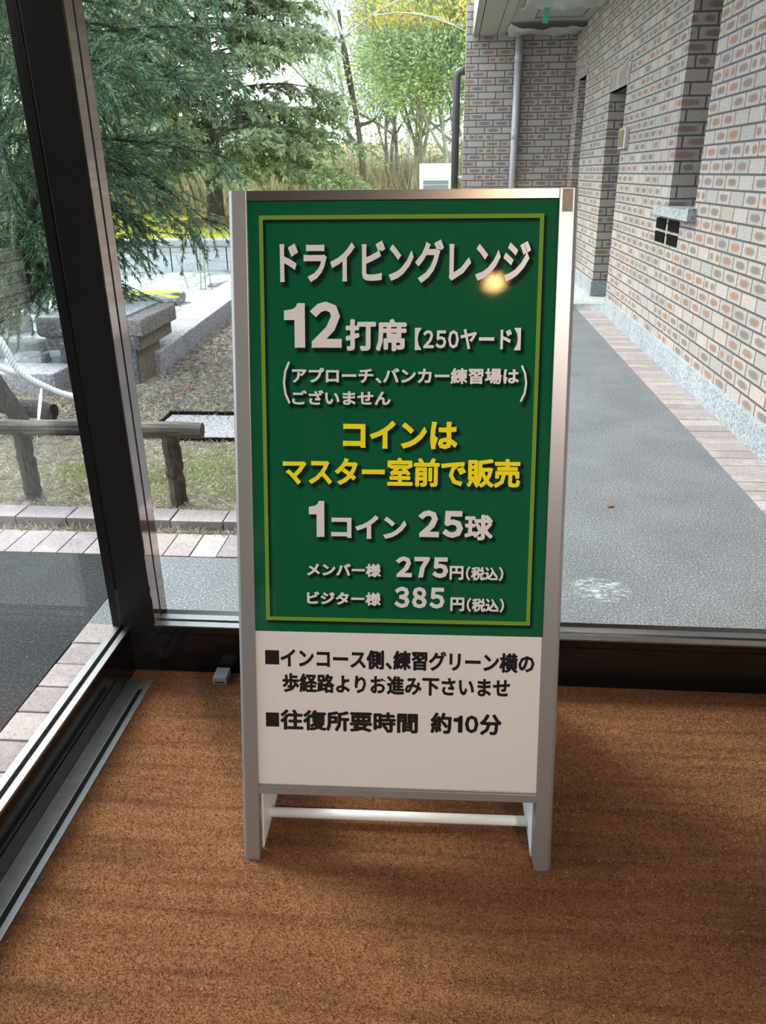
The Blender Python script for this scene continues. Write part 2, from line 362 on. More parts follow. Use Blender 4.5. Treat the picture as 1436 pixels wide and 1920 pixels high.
M['green_grass'] = leafmat('green_blades', [(0, (.16,.24,.06)), (1, (.36,.46,.12))], .3)
M['brown_leaf'] = leafmat('fallen_leaf', [(0, (.20,.07,.04)), (1, (.38,.15,.08))], .2)

# ------------------------------------------------------------------ the setting: ground
def struct(o, label=None): o['kind'] = 'structure'; o['label'] = label or o.name; return o
XW = 1.583
g = MB().box(-14, 6, -14, 1.92, -.12, -.012); struct(g.build('ground', M['asphalt']), 'plain ground around the building')
g = MB().box(-1.14, 1.349, 1.97, 2.571, -.1, 0.0).box(-.30, 1.349, 2.571, 12.2, -.1, 0.0); struct(g.build('walkway', M['asphalt']), 'grey asphalt walkway beyond the glass beside the brick wall')
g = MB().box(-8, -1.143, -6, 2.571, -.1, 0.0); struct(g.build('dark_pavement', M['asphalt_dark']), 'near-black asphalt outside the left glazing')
g = MB().box(-14, -.31, 2.5, 12.0, -.14, -.012); struct(g.build('garden_ground', M['dry_soil']), 'dry garden soil under the log fence')
# pavers
b = MB(); y = 2.04
while y < 8.3:
    b.box(1.352, 1.569, y, y + .1075, -.05, .002 + random.uniform(0, .002)); y += .1105
struct(b.build('paver_border', M['paver'], bevel=.002), 'mauve brick paver border along the granite base of the brick wall')
b = MB(); x = -9.0
while x < -.40:
    b.box(x, x + .1, 2.574, 2.768, -.05, .002 + random.uniform(0, .003)); x += .1045
struct(b.build('paver_border', M['paver'], bevel=.002), 'mauve brick pavers edging the asphalt before the log fence')
b = MB(); y = 2.96
while y < 11.5:
    b.box(-.525, -.303, y, y + .1075, -.05, .002 + random.uniform(0, .003)); y += .1115
struct(b.build('paver_border', M['paver'], bevel=.002), 'mauve brick pavers between the walkway and the garden')
b = MB(); x = -9.05
while x < -.40:
    b.box(x, x + .215, 2.832, 2.952, -.05, .030 + random.uniform(0, .004)); x += .2205
struct(b.build('paver_kerb', M['paver'], bevel=.003), 'raised row of brick kerb pavers along the dry lawn')
b = MB(); y = -3.0
while y < 2.05:
    b.box(-1.136, -.952, y, y + .1085, -.05, .001 + random.uniform(0, .003)); y += .113
struct(b.build('paver_strip', M['paver'], bevel=.003), 'mauve brick pavers along the outside of the left glazing')

# ------------------------------------------------------------------ brick walls
b = MB(); X0, X1, ZT = XW, XW + .42, 3.3
for y0, y1, z0, z1 in ((1.9, 5.55, .0, ZT), (5.55, 6.21, .0, 1.045), (5.55, 6.21, 2.75, ZT), (6.21, 8.19, .0, ZT), (8.19, 9.02, 2.045, ZT), (9.02, 10.68, .0, ZT),
                       (10.68, 11.27, 2.37, ZT), (11.27, 12.2, .0, ZT)):
    b.box(X0, X1, y0, y1, z0, z1)
struct(b.build('wall_right', M['brick']), 'long flashed brick wall on the right with deep door and window recesses')
b = MB().box(.165, XW, 11.7, 12.2, 0, 3.3); struct(b.build('wall_far', M['brick']), 'brick wall at the far end of the walkway')
b = MB()
for y0, y1, zt in ((8.08, 9.06, 2.285), (10.6, 11.33, 2.61)):
    b.box(XW - .004, XW + .05, y0, y1, zt - .24, zt)
struct(b.build('trim_1', M['soldier']), 'upright brick lintel over the doorways')
b = MB(); ys = [1.95, 2.45, 3.345, 4.244, 5.134, 6.034, 6.93, 7.6, 8.205]
for a, c in zip(ys[:-1], ys[1:]): b.box(XW - .014, XW + .02, a + .002, c - .002, -.02, .163)
struct(b.build('baseboard_right', M['granite'], bevel=.003), 'pale granite base course of the near brick wall')
b = MB().box(XW - .016, XW + .46, 9.0, 10.69, .05, .215).box(XW - .016, XW + .3, 11.26, 11.71, .05, .215)
b.box(.15, XW, 11.684, 11.75, .05, .215); struct(b.build('baseboard_far', M['granite'], bevel=.004), 'granite base of the pier beyond the doorway')
b = MB().box(1.0, 2.1, 8.45, 11.68, -.05, .055); struct(b.build('trim_2', M['concrete'], bevel=.004), 'low concrete landing at the doorway')
b = MB().box(X1 - .06, X1 - .02, 8.19, 9.02, .05, 2.05); d1 = struct(b.build('door_1', M['door_dark']), 'dark door deep in the brick doorway')
b = MB().box(X1 - .06, X1 - .02, 10.68, 11.27, .05, 2.4); struct(b.build('door_2', M['door_dark']), 'dark door in the farthest recess')
b = MB().box(X1 - .08, X1 - .03, 5.55, 6.21, 1.04, 2.76); struct(b.build('window_3', M['door_dark']), 'dark tall window inside the brick recess')
b = MB().box(XW - .055, XW + .36, 5.50, 6.44, 1.02, 1.088)
b.box(XW - .055, XW + .0, 5.50, 5.56, 1.088, 1.10)
struct(b.build('trim_3', M['granite'], bevel=.004), 'granite sill under the tall window recess')
# soffit over the walkway
b = MB()
for x0, x1 in ((.27, .322), (.332, .548), (.556, .66), (.668, 1.583)):
    if x0 > .6: b.box(x0, x1, 1.98, 9.95, 2.955, 3.0); b.box(x0, .93, 9.95, 10.72, 2.955, 3.0); b.box(1.5, x1, 9.95, 10.72, 2.955, 3.0); b.box(x0, x1, 10.72, 11.7, 2.955, 3.0)
    else: b.box(x0, x1, 1.98, 11.7, 2.935, 3.0)
b.box(.25, .27, 1.98, 11.72, 2.93, 3.35)
s = struct(b.build('soffit', M['soffit']), 'grey panelled soffit over the walkway')
b = MB().box(.27, 1.6, 1.98, 11.7, 3.0, 3.06, 1).box(.95, 1.48, 9.97, 10.70, 2.975, 2.99, 0)
struct(b.build('soffit_panel', [M['soffit'], M['soffit_dark']]), 'access panel in the soffit')

# ------------------------------------------------------------------ the vestibule
ZH = 2.75; YB_ = -2.2
b = MB().box(-.93, 1.60, -4.2, 1.90, -.1, 0.0); floor = struct(b.build('floor', M['coir']), 'brown coir entrance matting')
b = MB().box(-1.2, 2.0, -4.2, 1.98, ZH, ZH + .15); struct(b.build('ceiling', M['ceiling']), 'white ceiling')
b = MB().box(1.58, 1.75, -4.2, 1.93, 0, ZH); struct(b.build('wall_side', M['plaster']), 'pale plaster side wall of the vestibule')
b = MB().box(-.95, 1.6, -4.2, -4.05, 0, ZH); b.box(-.95, -.80, -4.2, YB_ - .12, 0, ZH); struct(b.build('wall_back', M['plaster']), 'plain back wall of the vestibule')
b = MB(); b.box(-.905, -.811, 1.845, 1.95, 0, ZH, 0).box(-.911, -.9045, 1.856, 1.95, 0, ZH, 1).box(-.935, -.911, 1.845, 1.95, 0.14, ZH, 2).box(-.935, -.911, 1.848, 1.95, 0, .14, 0)
struct(b.build('trim_4', [M['dark_frame'], M['groove'], M['dark_frame']], bevel=.0012), 'dark bronze corner post of the glazing')

b = MB().box(-2.3, -.94, -4.2, 1.95, ZH, ZH + .12); struct(b.build('added_eave', M['soffit']), 'eave over the pavers, out of view, cutting skylight through the left glazing')  # roof slab added out of view to dim the left of the mat
w1 = tag(empty('window_1', (0, 1.9, 0)), 'front glazing with low dark panel under a steel sill', kind='structure')
def wpart(mb, name, mats, parent, **k):
    o = mb.build(name, mats, None, **k); o.parent = parent; o.matrix_parent_inverse = Matrix.Translation(parent.location).inverted(); return o
b = MB().box(-.811, 1.58, 1.845, 1.94, 0, .128, 0).box(-.811, 1.58, 1.8425, 1.94, .131, .1515, 0); wpart(b, 'base_panel', [M['dark_panel']], w1, bevel=.001)
b = MB().box(-.811, 1.58, 1.8435, 1.868, .1515, .156, 0).box(-.811, 1.58, 1.879, 1.905, .1515, .157, 0).box(-.811, 1.58, 1.868, 1.879, .1515, .153, 1); wpart(b, 'sill', [M['sill_metal'], M['groove']], w1)
b = MB().box(-.811, -.808, 1.846, 1.887, .156, ZH, 0).box(-.811, -.8095, 1.887, 1.898, .156, ZH, 1).box(-.811, -.808, 1.898, 1.94, .156, ZH, 0); wpart(b, 'jamb', [M['mirror_strip'], M['groove']], w1)
b = MB().box(-.811, 1.58, 1.85, 1.94, 2.62, ZH); wpart(b, 'head_rail', [M['dark_frame']], w1)
b = MB().box(-.8095, 1.579, 1.869, 1.877, .1532, 2.63); wpart(b, 'glass_pane', [M['glass']], w1)

w2 = tag(empty('window_2', (-.9, -.5, 0)), 'left glazing with tall dark panel under a steel rail', kind='structure')
YB = -2.2
b = MB().box(-.935, -.886, YB, 1.845, 0, .118, 0).box(-.935, -.8845, YB, 1.845, .121, .138, 0).box(-.8865, -.8835, YB, 1.845, .048, .056, 0); wpart(b, 'base_panel', [M['dark_panel']], w2)
b = MB().box(-.900, -.8835, YB, 1.843, .138, .146, 0).box(-.911, -.900, YB, 1.843, .138, .141, 1).box(-.929, -.911, YB, 1.843, .138, .150, 0); wpart(b, 'sill', [M['sill_metal'], M['groove']], w2)
b = MB().box(-.912, -.904, YB, 1.844, .1412, 2.63); wpart(b, 'glass_pane', [M['glass']], w2)
b = MB().box(-.935, -.885, YB, 1.845, 2.62, ZH); wpart(b, 'head_rail', [M['dark_frame']], w2)
b = MB().box(-.945, -.83, YB - .12, YB, 0, ZH); wpart(b, 'mullion', [M['dark_frame']], w2)
b = MB().box(-.886, -.843, -2.0, 1.79, 0, .006, 0).box(-.829, -.814, -2.0, 1.79, 0, .008, 0).box(-.843, -.829, -2.0, 1.75, 0, .002, 1).box(-.843, -.829, 1.75, 1.79, 0, .006, 0)
struct(b.build('trim_5', [M['track'], M['groove']], bevel=.001), 'grooved steel floor track along the left glazing')

# coir pile on the part of the mat in front of the camera
N = 380000
fx = rng.uniform(-.812, 1.578, N); fy = rng.uniform(.55, 1.842, N)
keep = ~((np.abs(fy - 1.489 + .02 * fx) < .0022) & (rng.random(N) < .8)) 
base = np.stack([fx, fy, np.zeros(N)], 1)[keep]
d = np.stack([rng.normal(0, 1, len(base)), rng.normal(0, .6, len(base)), rng.uniform(.15, .9, len(base))], 1)
V = leaves(base, d, .0062, .0011, .2); o = quads('coir_pile', V, M['coir_fibre'], floor, kind='stuff', label='short brown coir pile')

# loose bits on the mat
b = MB().box(-.639, -.601, 1.788, 1.838, .001, .024); b.box(-.634, -.606, 1.7872, 1.7885, .006, .010, 1)
t = b.build('floor_stop', [M['grey_block'], M['groove']], bevel=.0015); tag(t, 'small grey plastic block on the mat against the dark base panel', 'door stop')

# ------------------------------------------------------------------ the standing sign
TH, PH, SW, SL = 0.0223, 0.2574, 0.6428, 1.347
sign = tag(empty('a_frame_sign', (-.4028, 1.1871, 0.0), TH), 'tall aluminium A-frame sign with green and white Japanese notice standing on the mat', 'sign')
sp, cp = math.sin(PH), math.cos(PH)
def P(u, v, w=0.0): return (u, v * sp - w * cp, v * cp + w * sp)      # u across, v up the face, w out of the face
def leg_front(flip):
    prof = [(0, -.032), (0, -.0085), (.0025, -.003), (.0075, 0), (.0345, 0), (.0345, -.032)]
    if flip: prof = [(SW - u, w) for u, w in reversed(prof)]
    tp = math.tan(PH)
    lo = [P(u, max(0.0, -w * tp) + .0005, w) for u, w in prof]; hi = [P(u, SL, w) for u, w in prof]
    return MB().prism(lo, hi)
def pbox(mb, u0, u1, v0, v1, w0, w1, mi=0):
    q = [(u0,v0),(u1,v0),(u1,v1),(u0,v1)]
    return mb.prism([P(u, v, w0) for u, v in q], [P(u, v, w1) for u, v in q], mi)
leg_front(False).build('leg', M['alu'], sign, bevel=.001)
lr = leg_front(True).build('leg', M['alu'], sign, bevel=.001)
pbox(MB(), SW - .029, SW - .010, SL - .042, SL - .002, .0, .0004).build('tape_mark', M['tape_mark'], lr, label='brownish old tape mark at the top of the leg')
pbox(MB(), .0345, SW - .0345, 1.3285, SL - .0005, -.03, -.0005).build('top_rail', M['alu_rail'], sign, bevel=.0008)
r = MB(); pbox(r, .0345, SW - .0345, .1515, .1685, -.03, -.0005); pbox(r, .0345, SW - .0345, .1685, .1725, -.03, -.0025); r.build('bottom_rail', M['alu'], sign, bevel=.0006)

def print_mat(name, col, rough=.034, op=.015):
    t = NT(name); return t.bsdf(col, rough, 0, t.bump(t.noise(900, 1), op, .001), .5)
M['p_green'] = print_mat('printed_green', (.006,.098,.041)); M['p_white'] = print_mat('printed_white', (.70,.665,.645), .3)
M['p_lime'] = print_mat('printed_lime', (.17,.30,.035)); M['p_yellow'] = print_mat('printed_yellow', (.88,.74,.02)); M['p_ink'] = print_mat('printed_black', (.012,.012,.014), .25)
M['p_shade1'] = print_mat('printed_dark_green', (.004,.058,.029)); M['p_shade2'] = print_mat('printed_deep_green', (.003,.020,.015)); M['p_sticker'] = print_mat('sticker_green', (.005,.075,.045))
pn = MB(); pbox(pn, .0345, SW - .0345, .5018, 1.3285, -.008, -.0048, 0); pbox(pn, .0345, SW - .0345, .1725, .5018, -.008, -.0048, 1)
panel = pn.build('notice_panel', [M['p_green'], M['p_white']], sign)
W0 = -.0048
def frame_print(mb, du, dv, e, w, mi):
    u0, u1, v0, v1, t = .0566 + du - e, .5828 + du + e, .525 + dv - e, 1.3033 + dv + e, .0076 + 2 * e
    for a in ((u0, u1, v1 - t, v1), (u0, u1, v0, v0 + t), (u0, u0 + t, v0 + t, v1 - t), (u1 - t, u1, v0 + t, v1 - t)): pbox(mb, *a, W0, w, mi)
fr = MB(); frame_print(fr, .004, -.005, .003, W0 + .00010, 1); frame_print(fr, .0035, -.0045, .0005, W0 + .00018, 2); frame_print(fr, 0, 0, 0, W0 + .00034, 0)
fr.build('printed_border', [M['p_lime'], M['p_shade1'], M['p_shade2']], panel, label='lime printed border line')

TC = bpy.data.curves.new('text_source', 'FONT'); TC.resolution_u = 2; TO = bpy.data.objects.new('text_source', TC); COL.objects.link(TO)
def glyph1(ch, off=0.0):
    TC.offset = off
    if ch == '１': return np.array([(.12,.605),(.12,.50),(.33,.50),(.33,0),(.46,0),(.46,.72),(.375,.72),(.335,.65),(.26,.612)]) + off * np.array([(-1,.6),(-1,-1),(-1,-1),(-1,-1),(1,-1),(1,1),(-.5,1),(-.6,.9),(-.4,1)]), [tuple(range(9))]
    TC.body = ch; bpy.context.view_layer.update(); dg = bpy.context.evaluated_depsgraph_get(); dg.update()
    me = bpy.data.meshes.new_from_object(TO.evaluated_get(dg))
    v = np.array([tuple(q.co)[:2] for q in me.vertices]); f = [tuple(p.vertices) for p in me.polygons]; bpy.data.meshes.remove(me); return v, f
def glyphs(s, off=0.0):
    out, x = [], 0.0                      # per character: outline points, faces, whether it is a dense kanji
    for ch in s:
        kan = '\u4e00' <= ch <= '\u9fff'
        v, f = glyph1(ch, 0.0 if kan else off); v = v.copy()
        if ch in "０１２３４５６７８９、【】（）":
            w = v[:, 0].max() - v[:, 0].min(); v[:, 0] += x + .05 - v[:, 0].min(); x += w + .10
        else: v[:, 0] += x; x += 1.0
        out.append((v, f, kan))
    lo = np.min([v.min(0) - (off if k else 0) for v, f, k in out], axis=0); hi = np.max([v.max(0) + (off if k else 0) for v, f, k in out], axis=0)
    return out, lo, hi
def ring(r, n=12): return [(0, 0)] + [(r * math.cos(a), r * math.sin(a)) for a in np.arange(n) * 2 * math.pi / n]
def lettering(segs, ink, shadow=True, label=None):
    for s, u0, v0, u1, v1, bold in segs:
        mb = MB(); r = bold
        out, lo, hi = glyphs(s); k_ = (v1 - v0 - 2*r) / (hi - lo)[1]
        out, lo, hi = glyphs(s, r / k_); sc = np.array([u1 - u0, v1 - v0]) / (hi - lo)
        h = v1 - v0; o = .0042 + .036 * min(h, .09)
        for v, f, kan in out:
            q = (v - lo) * sc + np.array([u0, v0])
            for k, (dx, dy) in enumerate(ring(r) if kan else [(0, 0)]): mb.add([P(a + dx, c + dy, W0 + .00042 + k * 4e-6) for a, c in q], f, 0)
            if shadow:
                for (e, ww, mi) in ((.0030 + .012 * h, .00012, 1), (.0008, .00024, 2)):
                    for k, (dx, dy) in enumerate(ring((r if kan else 0) + e)): mb.add([P(a + dx + o * .85, c + dy - o, W0 + ww + k * 4e-6) for a, c in q], f, mi)
        mb.build('lettering', [ink, M['p_shade1'], M['p_shade2']], panel, label=label)
WH, YE, BK = M['p_white'], M['p_yellow'], M['p_ink']
lettering([("ドライビングレンジ", .0946, 1.1808, .561, 1.2588, .0026)], WH, label='white heading lettering')
lettering([("１２", .1013, 1.0625, .211, 1.1477, .0042), ("打席", .218, 1.0563, .3339, 1.1158, .0022), ("【２５０ヤード】", .3494, 1.0585, .5473, 1.0995, .0012)], WH, label='white line giving twelve bays')
lettering([("アプローチ、バンカー練習場は", .1152, .9955, .5462, 1.0255, .0010), ("ございません", .1147, .9548, .3048, .9832, .0010), ("（", .0973, .9562, .1117, 1.0374, .0002), ("）", .549, .9622, .562, 1.0318, .0002)], WH, label='white bracketed small lettering')
lettering([("コインは", .2128, .8716, .4336, .926, .0024)], YE, label='yellow lettering, upper line')
lettering([("マスター室前で販売", .0948, .7985, .5544, .8550, .0019)], YE, label='yellow lettering, lower line')
lettering([("１", .1451, .697, .1756, .7686, .0036), ("コイン", .1892, .6947, .3375, .742, .0021), ("２５", .3598, .699, .4475, .7532, .0030), ("球", .45, .695, .5052, .7457, .0019)], WH, label='white coin price line')
lettering([("メンバー様", .1402, .6175, .2874, .6446, .0011), ("２７５", .3167, .618, .4202, .6607, .0024), ("円", .4228, .6152, .4500, .6432, .0011), ("（税込）", .4545, .6142, .528, .6428, .0010)], WH, label='white member price line')
st = MB(); pbox(st, .3093, .4262, .5485, .6054, W0, W0 + .00036); st.build('price_sticker', M['p_sticker'], panel, label='dark green patch under the visitor price')
lettering([("ビジター様", .1396, .559, .2876, .5863, .0011), ("円", .4254, .5516, .4530, .5796, .0011), ("（税込）", .4575, .5506, .5312, .5792, .0010)], WH, label='white visitor price line')
lettering([("３８５", .3143, .5558, .414, .5994, .0021)], WH, False, label='white patched visitor price')
sq = MB(); pbox(sq, .0531, .0816, .4318, .4618, W0, W0 + .0003); sq.build('bullet_square', BK, panel); sq = MB(); pbox(sq, .0522, .0794, .2982, .3287, W0, W0 + .0003); sq.build('bullet_square', BK, panel)
lettering([("インコース側、練習グリーン横の", .084, .4262, .5948, .4678, .0016)], BK, False, label='black lettering, top line')
lettering([("歩経路よりお進み下さいませ", .0878, .3735, .5474, .4145, .0015)], BK, False, label='black lettering, second line')
lettering([("往復所要時間", .082, .2920, .3646, .3366, .0018), ("約１０分", .3899, .2932, .5334, .3390, .0018)], BK, False, label='black lettering, last line')
bpy.data.objects.remove(TO)

# inner side plates, cross bar, rear frame
for u in (.0346, SW - .0376):
    poly = [(.028, .0), (.40, .0), (.40, .035), (.12, .26), (.085, .26)]
    poly = [(y + .008, z + .0005) for y, z in poly]
    MB().prism([(u, y, z) for y, z in poly], [(u + .003, y, z) for y, z in poly]).build('side_plate', M['alu_bright'], sign)
MB().tube([(.0376, .112, .024), (SW - .0376, .112, .024)], .0110, 16).build('cross_bar', M['alu_bright'], sign, smooth=True)
yt, yb, zt = SL * sp + .045, .575, SL * cp - .02
for u in (0.0, SW - .0345):
    MB().prism([(u, yb, .0005), (u + .0345, yb, .0005), (u + .0345, yb + .03, .0005), (u, yb + .03, .0005)], [(u, yt, zt), (u + .0345, yt, zt), (u + .0345, yt + .03, zt), (u, yt + .03, zt)]).build('rear_leg', M['alu'], sign, bevel=.001)
fz = lambda z: yb + (yt - yb) * z / zt
MB().prism([(.0345, fz(.2), .2), (SW - .0345, fz(.2), .2), (SW - .0345, fz(.2) + .012, .2), (.0345, fz(.2) + .012, .2)],
           [(.0345, fz(1.25), 1.25), (SW - .0345, fz(1.25), 1.25), (SW - .0345, fz(1.25) + .012, 1.25), (.0345, fz(1.25) + .012, 1.25)]).build('rear_panel', M['p_white'], sign)
MB().box(.0, SW, SL * sp + .026, yt + .03, zt - .03, zt + .004).build('hinge_cap', M['alu'], sign, bevel=.001)

# ------------------------------------------------------------------ things on the building
v = tag(empty('wall_vent', (XW, 6.16, .9)), 'black four-part vent set in the brick under the granite sill', 'vent')
for y0, y1, z0, z1 in ((5.855, 6.135, .925, 1.0), (6.205, 6.485, .925, 1.0), (5.855, 6.135, .832, .905), (6.205, 6.485, .832, .905)):
    wpart(MB().box(XW - .006, XW + .01, y0, y1, z0, z1), 'louvre', [M['vent_black']], v)
o = tag(empty('intercom', (XW, 8.0, 1.59)), 'brass-faced call plate beside the brick doorway', 'intercom')
wpart(MB().box(XW - .035, XW, 7.86, 8.17, 1.51, 1.68), 'box', [M['pvc']], o, bevel=.003); wpart(MB().box(XW - .041, XW - .035, 7.93, 8.155, 1.525, 1.665), 'face_plate', [M['brass']], o)
# downpipes
o = tag(empty('downpipe', (.83, 11.62, 0)), 'mauve grey downpipe on the far brick wall', 'pipe')
wpart(MB().tube([(.84, 11.625, .05), (.84, 11.625, 2.94)], .047, 18), 'pipe', [M['pvc']], o, smooth=True)
for z in (1.72, 2.62): wpart(MB().tube([(.84, 11.625, z), (.84, 11.625, z + .12)], .050, 18), 'socket', [M['pvc']], o, smooth=True)
o = tag(empty('downpipe', (.06, 12.1, 0)), 'dark brown downpipe on the outer corner of the far wall', 'pipe')
wpart(MB().tube([(.06, 12.1, .05), (.06, 12.1, 2.50), (.075, 12.1, 2.56), (.13, 12.1, 2.585), (.17, 12.1, 2.585)], .052, 14), 'pipe', [M['pipe_dark']], o, smooth=True)
for z in (1.25, 1.75, 2.2): wpart(MB().box(.06, .166, 12.08, 12.12, z, z + .03), 'bracket', [M['ac_white']], o)
o = tag(empty('outdoor_unit', (-.24, 14.3, 0)), 'white cabinet unit with grey grille behind the far wall corner', 'air conditioner')
wpart(MB().box(-.51, .03, 14.0, 14.5, .1, 1.46), 'body', [M['ac_white']], o, bevel=.01)
wpart(MB().box(-.455, -.03, 13.985, 14.0, 1.235, 1.43), 'panel', [M['ac_white']], o, bevel=.004)
gb = MB()
for k in range(14): gb.box(-.445, -.03, 13.985, 14.0, .2 + k * .073, .2 + k * .073 + .055)
wpart(gb, 'grille', [M['ac_grille']], o)
# torn plastic sheets and tape under the soffit
def sheet(name, x0, x1, y0, y1, z, drop, label, seed):
    r = np.random.default_rng(seed); nx, ny = 36, 20; mb = MB(); ph = r.uniform(0, 6, 6); vs = []
    for j in range(ny + 1):
        for i in range(nx + 1):
            a, c = i / nx, j / ny; x = x0 + (x1 - x0) * a; y = y0 + (y1 - y0) * c
            zz = z - drop * (math.sin(math.pi * a) ** .6) * (1 - c) ** 1.5 - .012 * math.sin(9 * a + ph[0] + 3 * c) - .008 * math.sin(23 * a - 7 * c + ph[1])
            vs.append((x + .02 * math.sin(5 * c + ph[2]) * (1 - a), y + .05 * math.sin(6 * a + ph[3]) * (1 - c), zz))
    fs = [(j*(nx+1)+i, j*(nx+1)+i+1, (j+1)*(nx+1)+i+1, (j+1)*(nx+1)+i) for j in range(ny) for i in range(nx)]
    o = mb.add(vs, fs).build(name, M['sheet'], smooth=True); s = o.modifiers.new('thick', 'SOLIDIFY'); s.thickness = .0015
    tag(o, label, 'plastic sheet', 'plastic sheets taped under the soffit'); return o
sheet('plastic_sheet', .72, 1.575, 9.0, 9.97, 2.925, .02, 'translucent plastic sheet taped to the soffit, the nearer one', 3)
sheet('plastic_sheet', .68, 1.575, 10.85, 11.68, 2.92, .05, 'translucent plastic sheet sagging over the downpipe at the far wall', 5)
o = MB().prism([(.95, 9.82, 2.935), (1.02, 9.82, 2.935), (1.02, 9.823, 2.935), (.95, 9.823, 2.935)], [(.955, 9.95, 2.80), (1.01, 9.94, 2.79), (1.01, 9.943, 2.79), (.955, 9.953, 2.80)]).build('green_tape', M['tape_green'])
tag(o, 'strip of green tape hanging from the soffit by the plastic sheet', 'tape')

# warm ceiling lamps of the vestibule, mirrored in the sign, plus an added fill spotlight
def downlight(x, y, warm, watt, r, label, grp=None):
    l = tag(empty('ceiling_light', (x, y, ZH)), label, 'ceiling light', grp)
    t = NT('lamp_lens'); m = t.bsdf((.9,.9,.88), .4, emit=(1.0, .58, .20) if warm else (1.0, .95, .88), estr=22 if warm else 6)
    wpart(MB().tube([(x, y, ZH - .012), (x, y, ZH - .001)], r + .018, 24), 'trim_ring', [M['lamp_trim']], l, smooth=False)
    wpart(MB().tube([(x, y, ZH - .016), (x, y, ZH - .0125)], r, 24), 'lens', [m], l)
    ld = bpy.data.lights.new('lamp_glow', 'AREA'); ld.shape = 'DISK'; ld.size = 2 * r; ld.energy = watt; ld.color = (1.0, .56, .20) if warm else (1.0, .95, .88)
    lo = bpy.data.objects.new('lamp_glow', ld); COL.objects.link(lo); lo.location = (0, 0, -.02); lo.parent = l
    return l
downlight(.50, -2.36, True, 3.4, .045, 'small warm ceiling downlight over the mat')
downlight(.50, -.96, True, 4.5, .05, 'second warm ceiling downlight, nearer the sign')
l = tag(empty('added_fill_spot', (1.32, -1.75, ZH)), 'added fill spotlight, out of view, brightening the sign face', 'spotlight')  # fill light added with its housing to brighten the sign face
t = NT('fill_spot_lens'); dm_ = t.bsdf((.9,.88,.85), .5, emit=(1.0,.92,.85), estr=8)
aim = (Vector((-.05, 1.3, .9)) - Vector((1.32, -1.75, ZH - .12))).normalized(); c0 = Vector((1.32, -1.75, ZH - .12))
wpart(MB().tube([c0 - aim * .06, c0 + aim * .055], .05, 20), 'housing', [M['lamp_trim']], l); wpart(MB().tube([c0 + aim * .0552, c0 + aim * .057], .042, 20), 'lens', [dm_], l)
wpart(MB().tube([(1.32, -1.75, ZH), (1.32, -1.75, ZH - .10)], .012, 10), 'bracket', [M['lamp_trim']], l)
ld = bpy.data.lights.new('lamp_glow', 'SPOT'); ld.spot_size = math.radians(44); ld.spot_blend = 1.0; ld.shadow_soft_size = .09; ld.energy = FILL_SPOT_W; ld.color = (1.0, .90, .82)
lo = bpy.data.objects.new('lamp_glow', ld); COL.objects.link(lo); lo.location = c0 + aim * .10 - Vector((1.32, -1.75, ZH)); lo.rotation_euler = aim.to_track_quat('-Z', 'Y').to_euler(); lo.parent = l


# ------------------------------------------------------------------ the garden
def tilt_log(name, p0, p1, r0, r1, mat, parent, seed=0, n=12, seg=14):
    r = np.random.default_rng(seed); p0, p1 = Vector(p0), Vector(p1); pts = []; rad = []
    for k in range(seg + 1):
        a = k / seg; pts.append(p0.lerp(p1, a) + Vector(r.normal(0, .0025, 3))); rad.append((r0 + (r1 - r0) * a) * (1 + r.normal(0, .025)))
    return wpart(MB().tube(pts, rad, n), name, [mat], parent, smooth=False)
f = tag(empty('log_fence', (-2, 3.1, 0)), 'low weathered log rail on short posts behind the brick kerb', 'fence')
tilt_log('rail', (-4.4, 3.1, .352), (-1.03, 3.1, .333), .031, .0365, M['log'], f, 1, seg=26)
tilt_log('post', (-1.166, 3.1, -.03), (-1.170, 3.1, .315), .038, .038, M['log_post'], f, 2)
tilt_log('post', (-1.848, 3.125, -.03), (-1.832, 3.1, .33), .038, .037, M['log_post'], f, 3)
tilt_log('post', (-3.0, 3.12, -.03), (-3.0, 3.1, .33), .038, .037, M['log_post'], f, 4)

# corbelled stone bench
s = tag(empty('stone_bench', (-2.45, 5.55, 0)), 'corbelled dark grey stone block bench with a sawn brown side beside the long kerb', 'stone bench')
def rough(mb_args, name, mat, sub=10, amp=.006, seed=0, bev=.02):
    o = wpart(MB().box(*mb_args), name, [mat], s, bevel=bev)
    sd = o.modifiers.new('sub', 'SUBSURF'); sd.subdivision_type = 'SIMPLE'; sd.levels = sd.render_levels = 4
    tx = bpy.data.textures.new('rough', 'CLOUDS'); tx.noise_scale = .06; dm = o.modifiers.new('rough', 'DISPLACE'); dm.texture = tx; dm.strength = amp; dm.mid_level = .5
    return o
rough((-2.817, -2.175, 5.19, 5.93, .312, .442), 'top_slab', M['bench_stone'], amp=.012, bev=.025)
wpart(MB().box(-2.795, -2.20, 5.215, 5.91, .436, .4475), 'top_face', [M['bench_top']], s, bevel=.003)  # thin top layer carrying the painted sky brightness
ys = [5.20, 5.335, 5.475, 5.62, 5.775, 5.93]
for a, c in zip(ys[:-1], ys[1:]): rough((-2.19, -2.066, a + .006, c - .006, .314, .436), 'edge_block', M['bench_edge'], amp=.006, bev=.012)
rough((-2.765, -2.10, 5.205, 5.86, .222, .318), 'corbel', M['bench_stone'], amp=.008, bev=.008)
rough((-2.68, -2.135, 5.21, 5.66, -.05, .228), 'base', M['bench_stone'], amp=.008, bev=.008)
wpart(MB().box(-2.136, -2.127, 5.235, 5.655, -.02, .222), 'side_face', [M['bench_stone_side']], s, bevel=.002)
wpart(MB().box(-2.102, -2.094, 5.225, 5.855, .226, .312), 'side_face', [M['bench_stone_side']], s, bevel=.002)
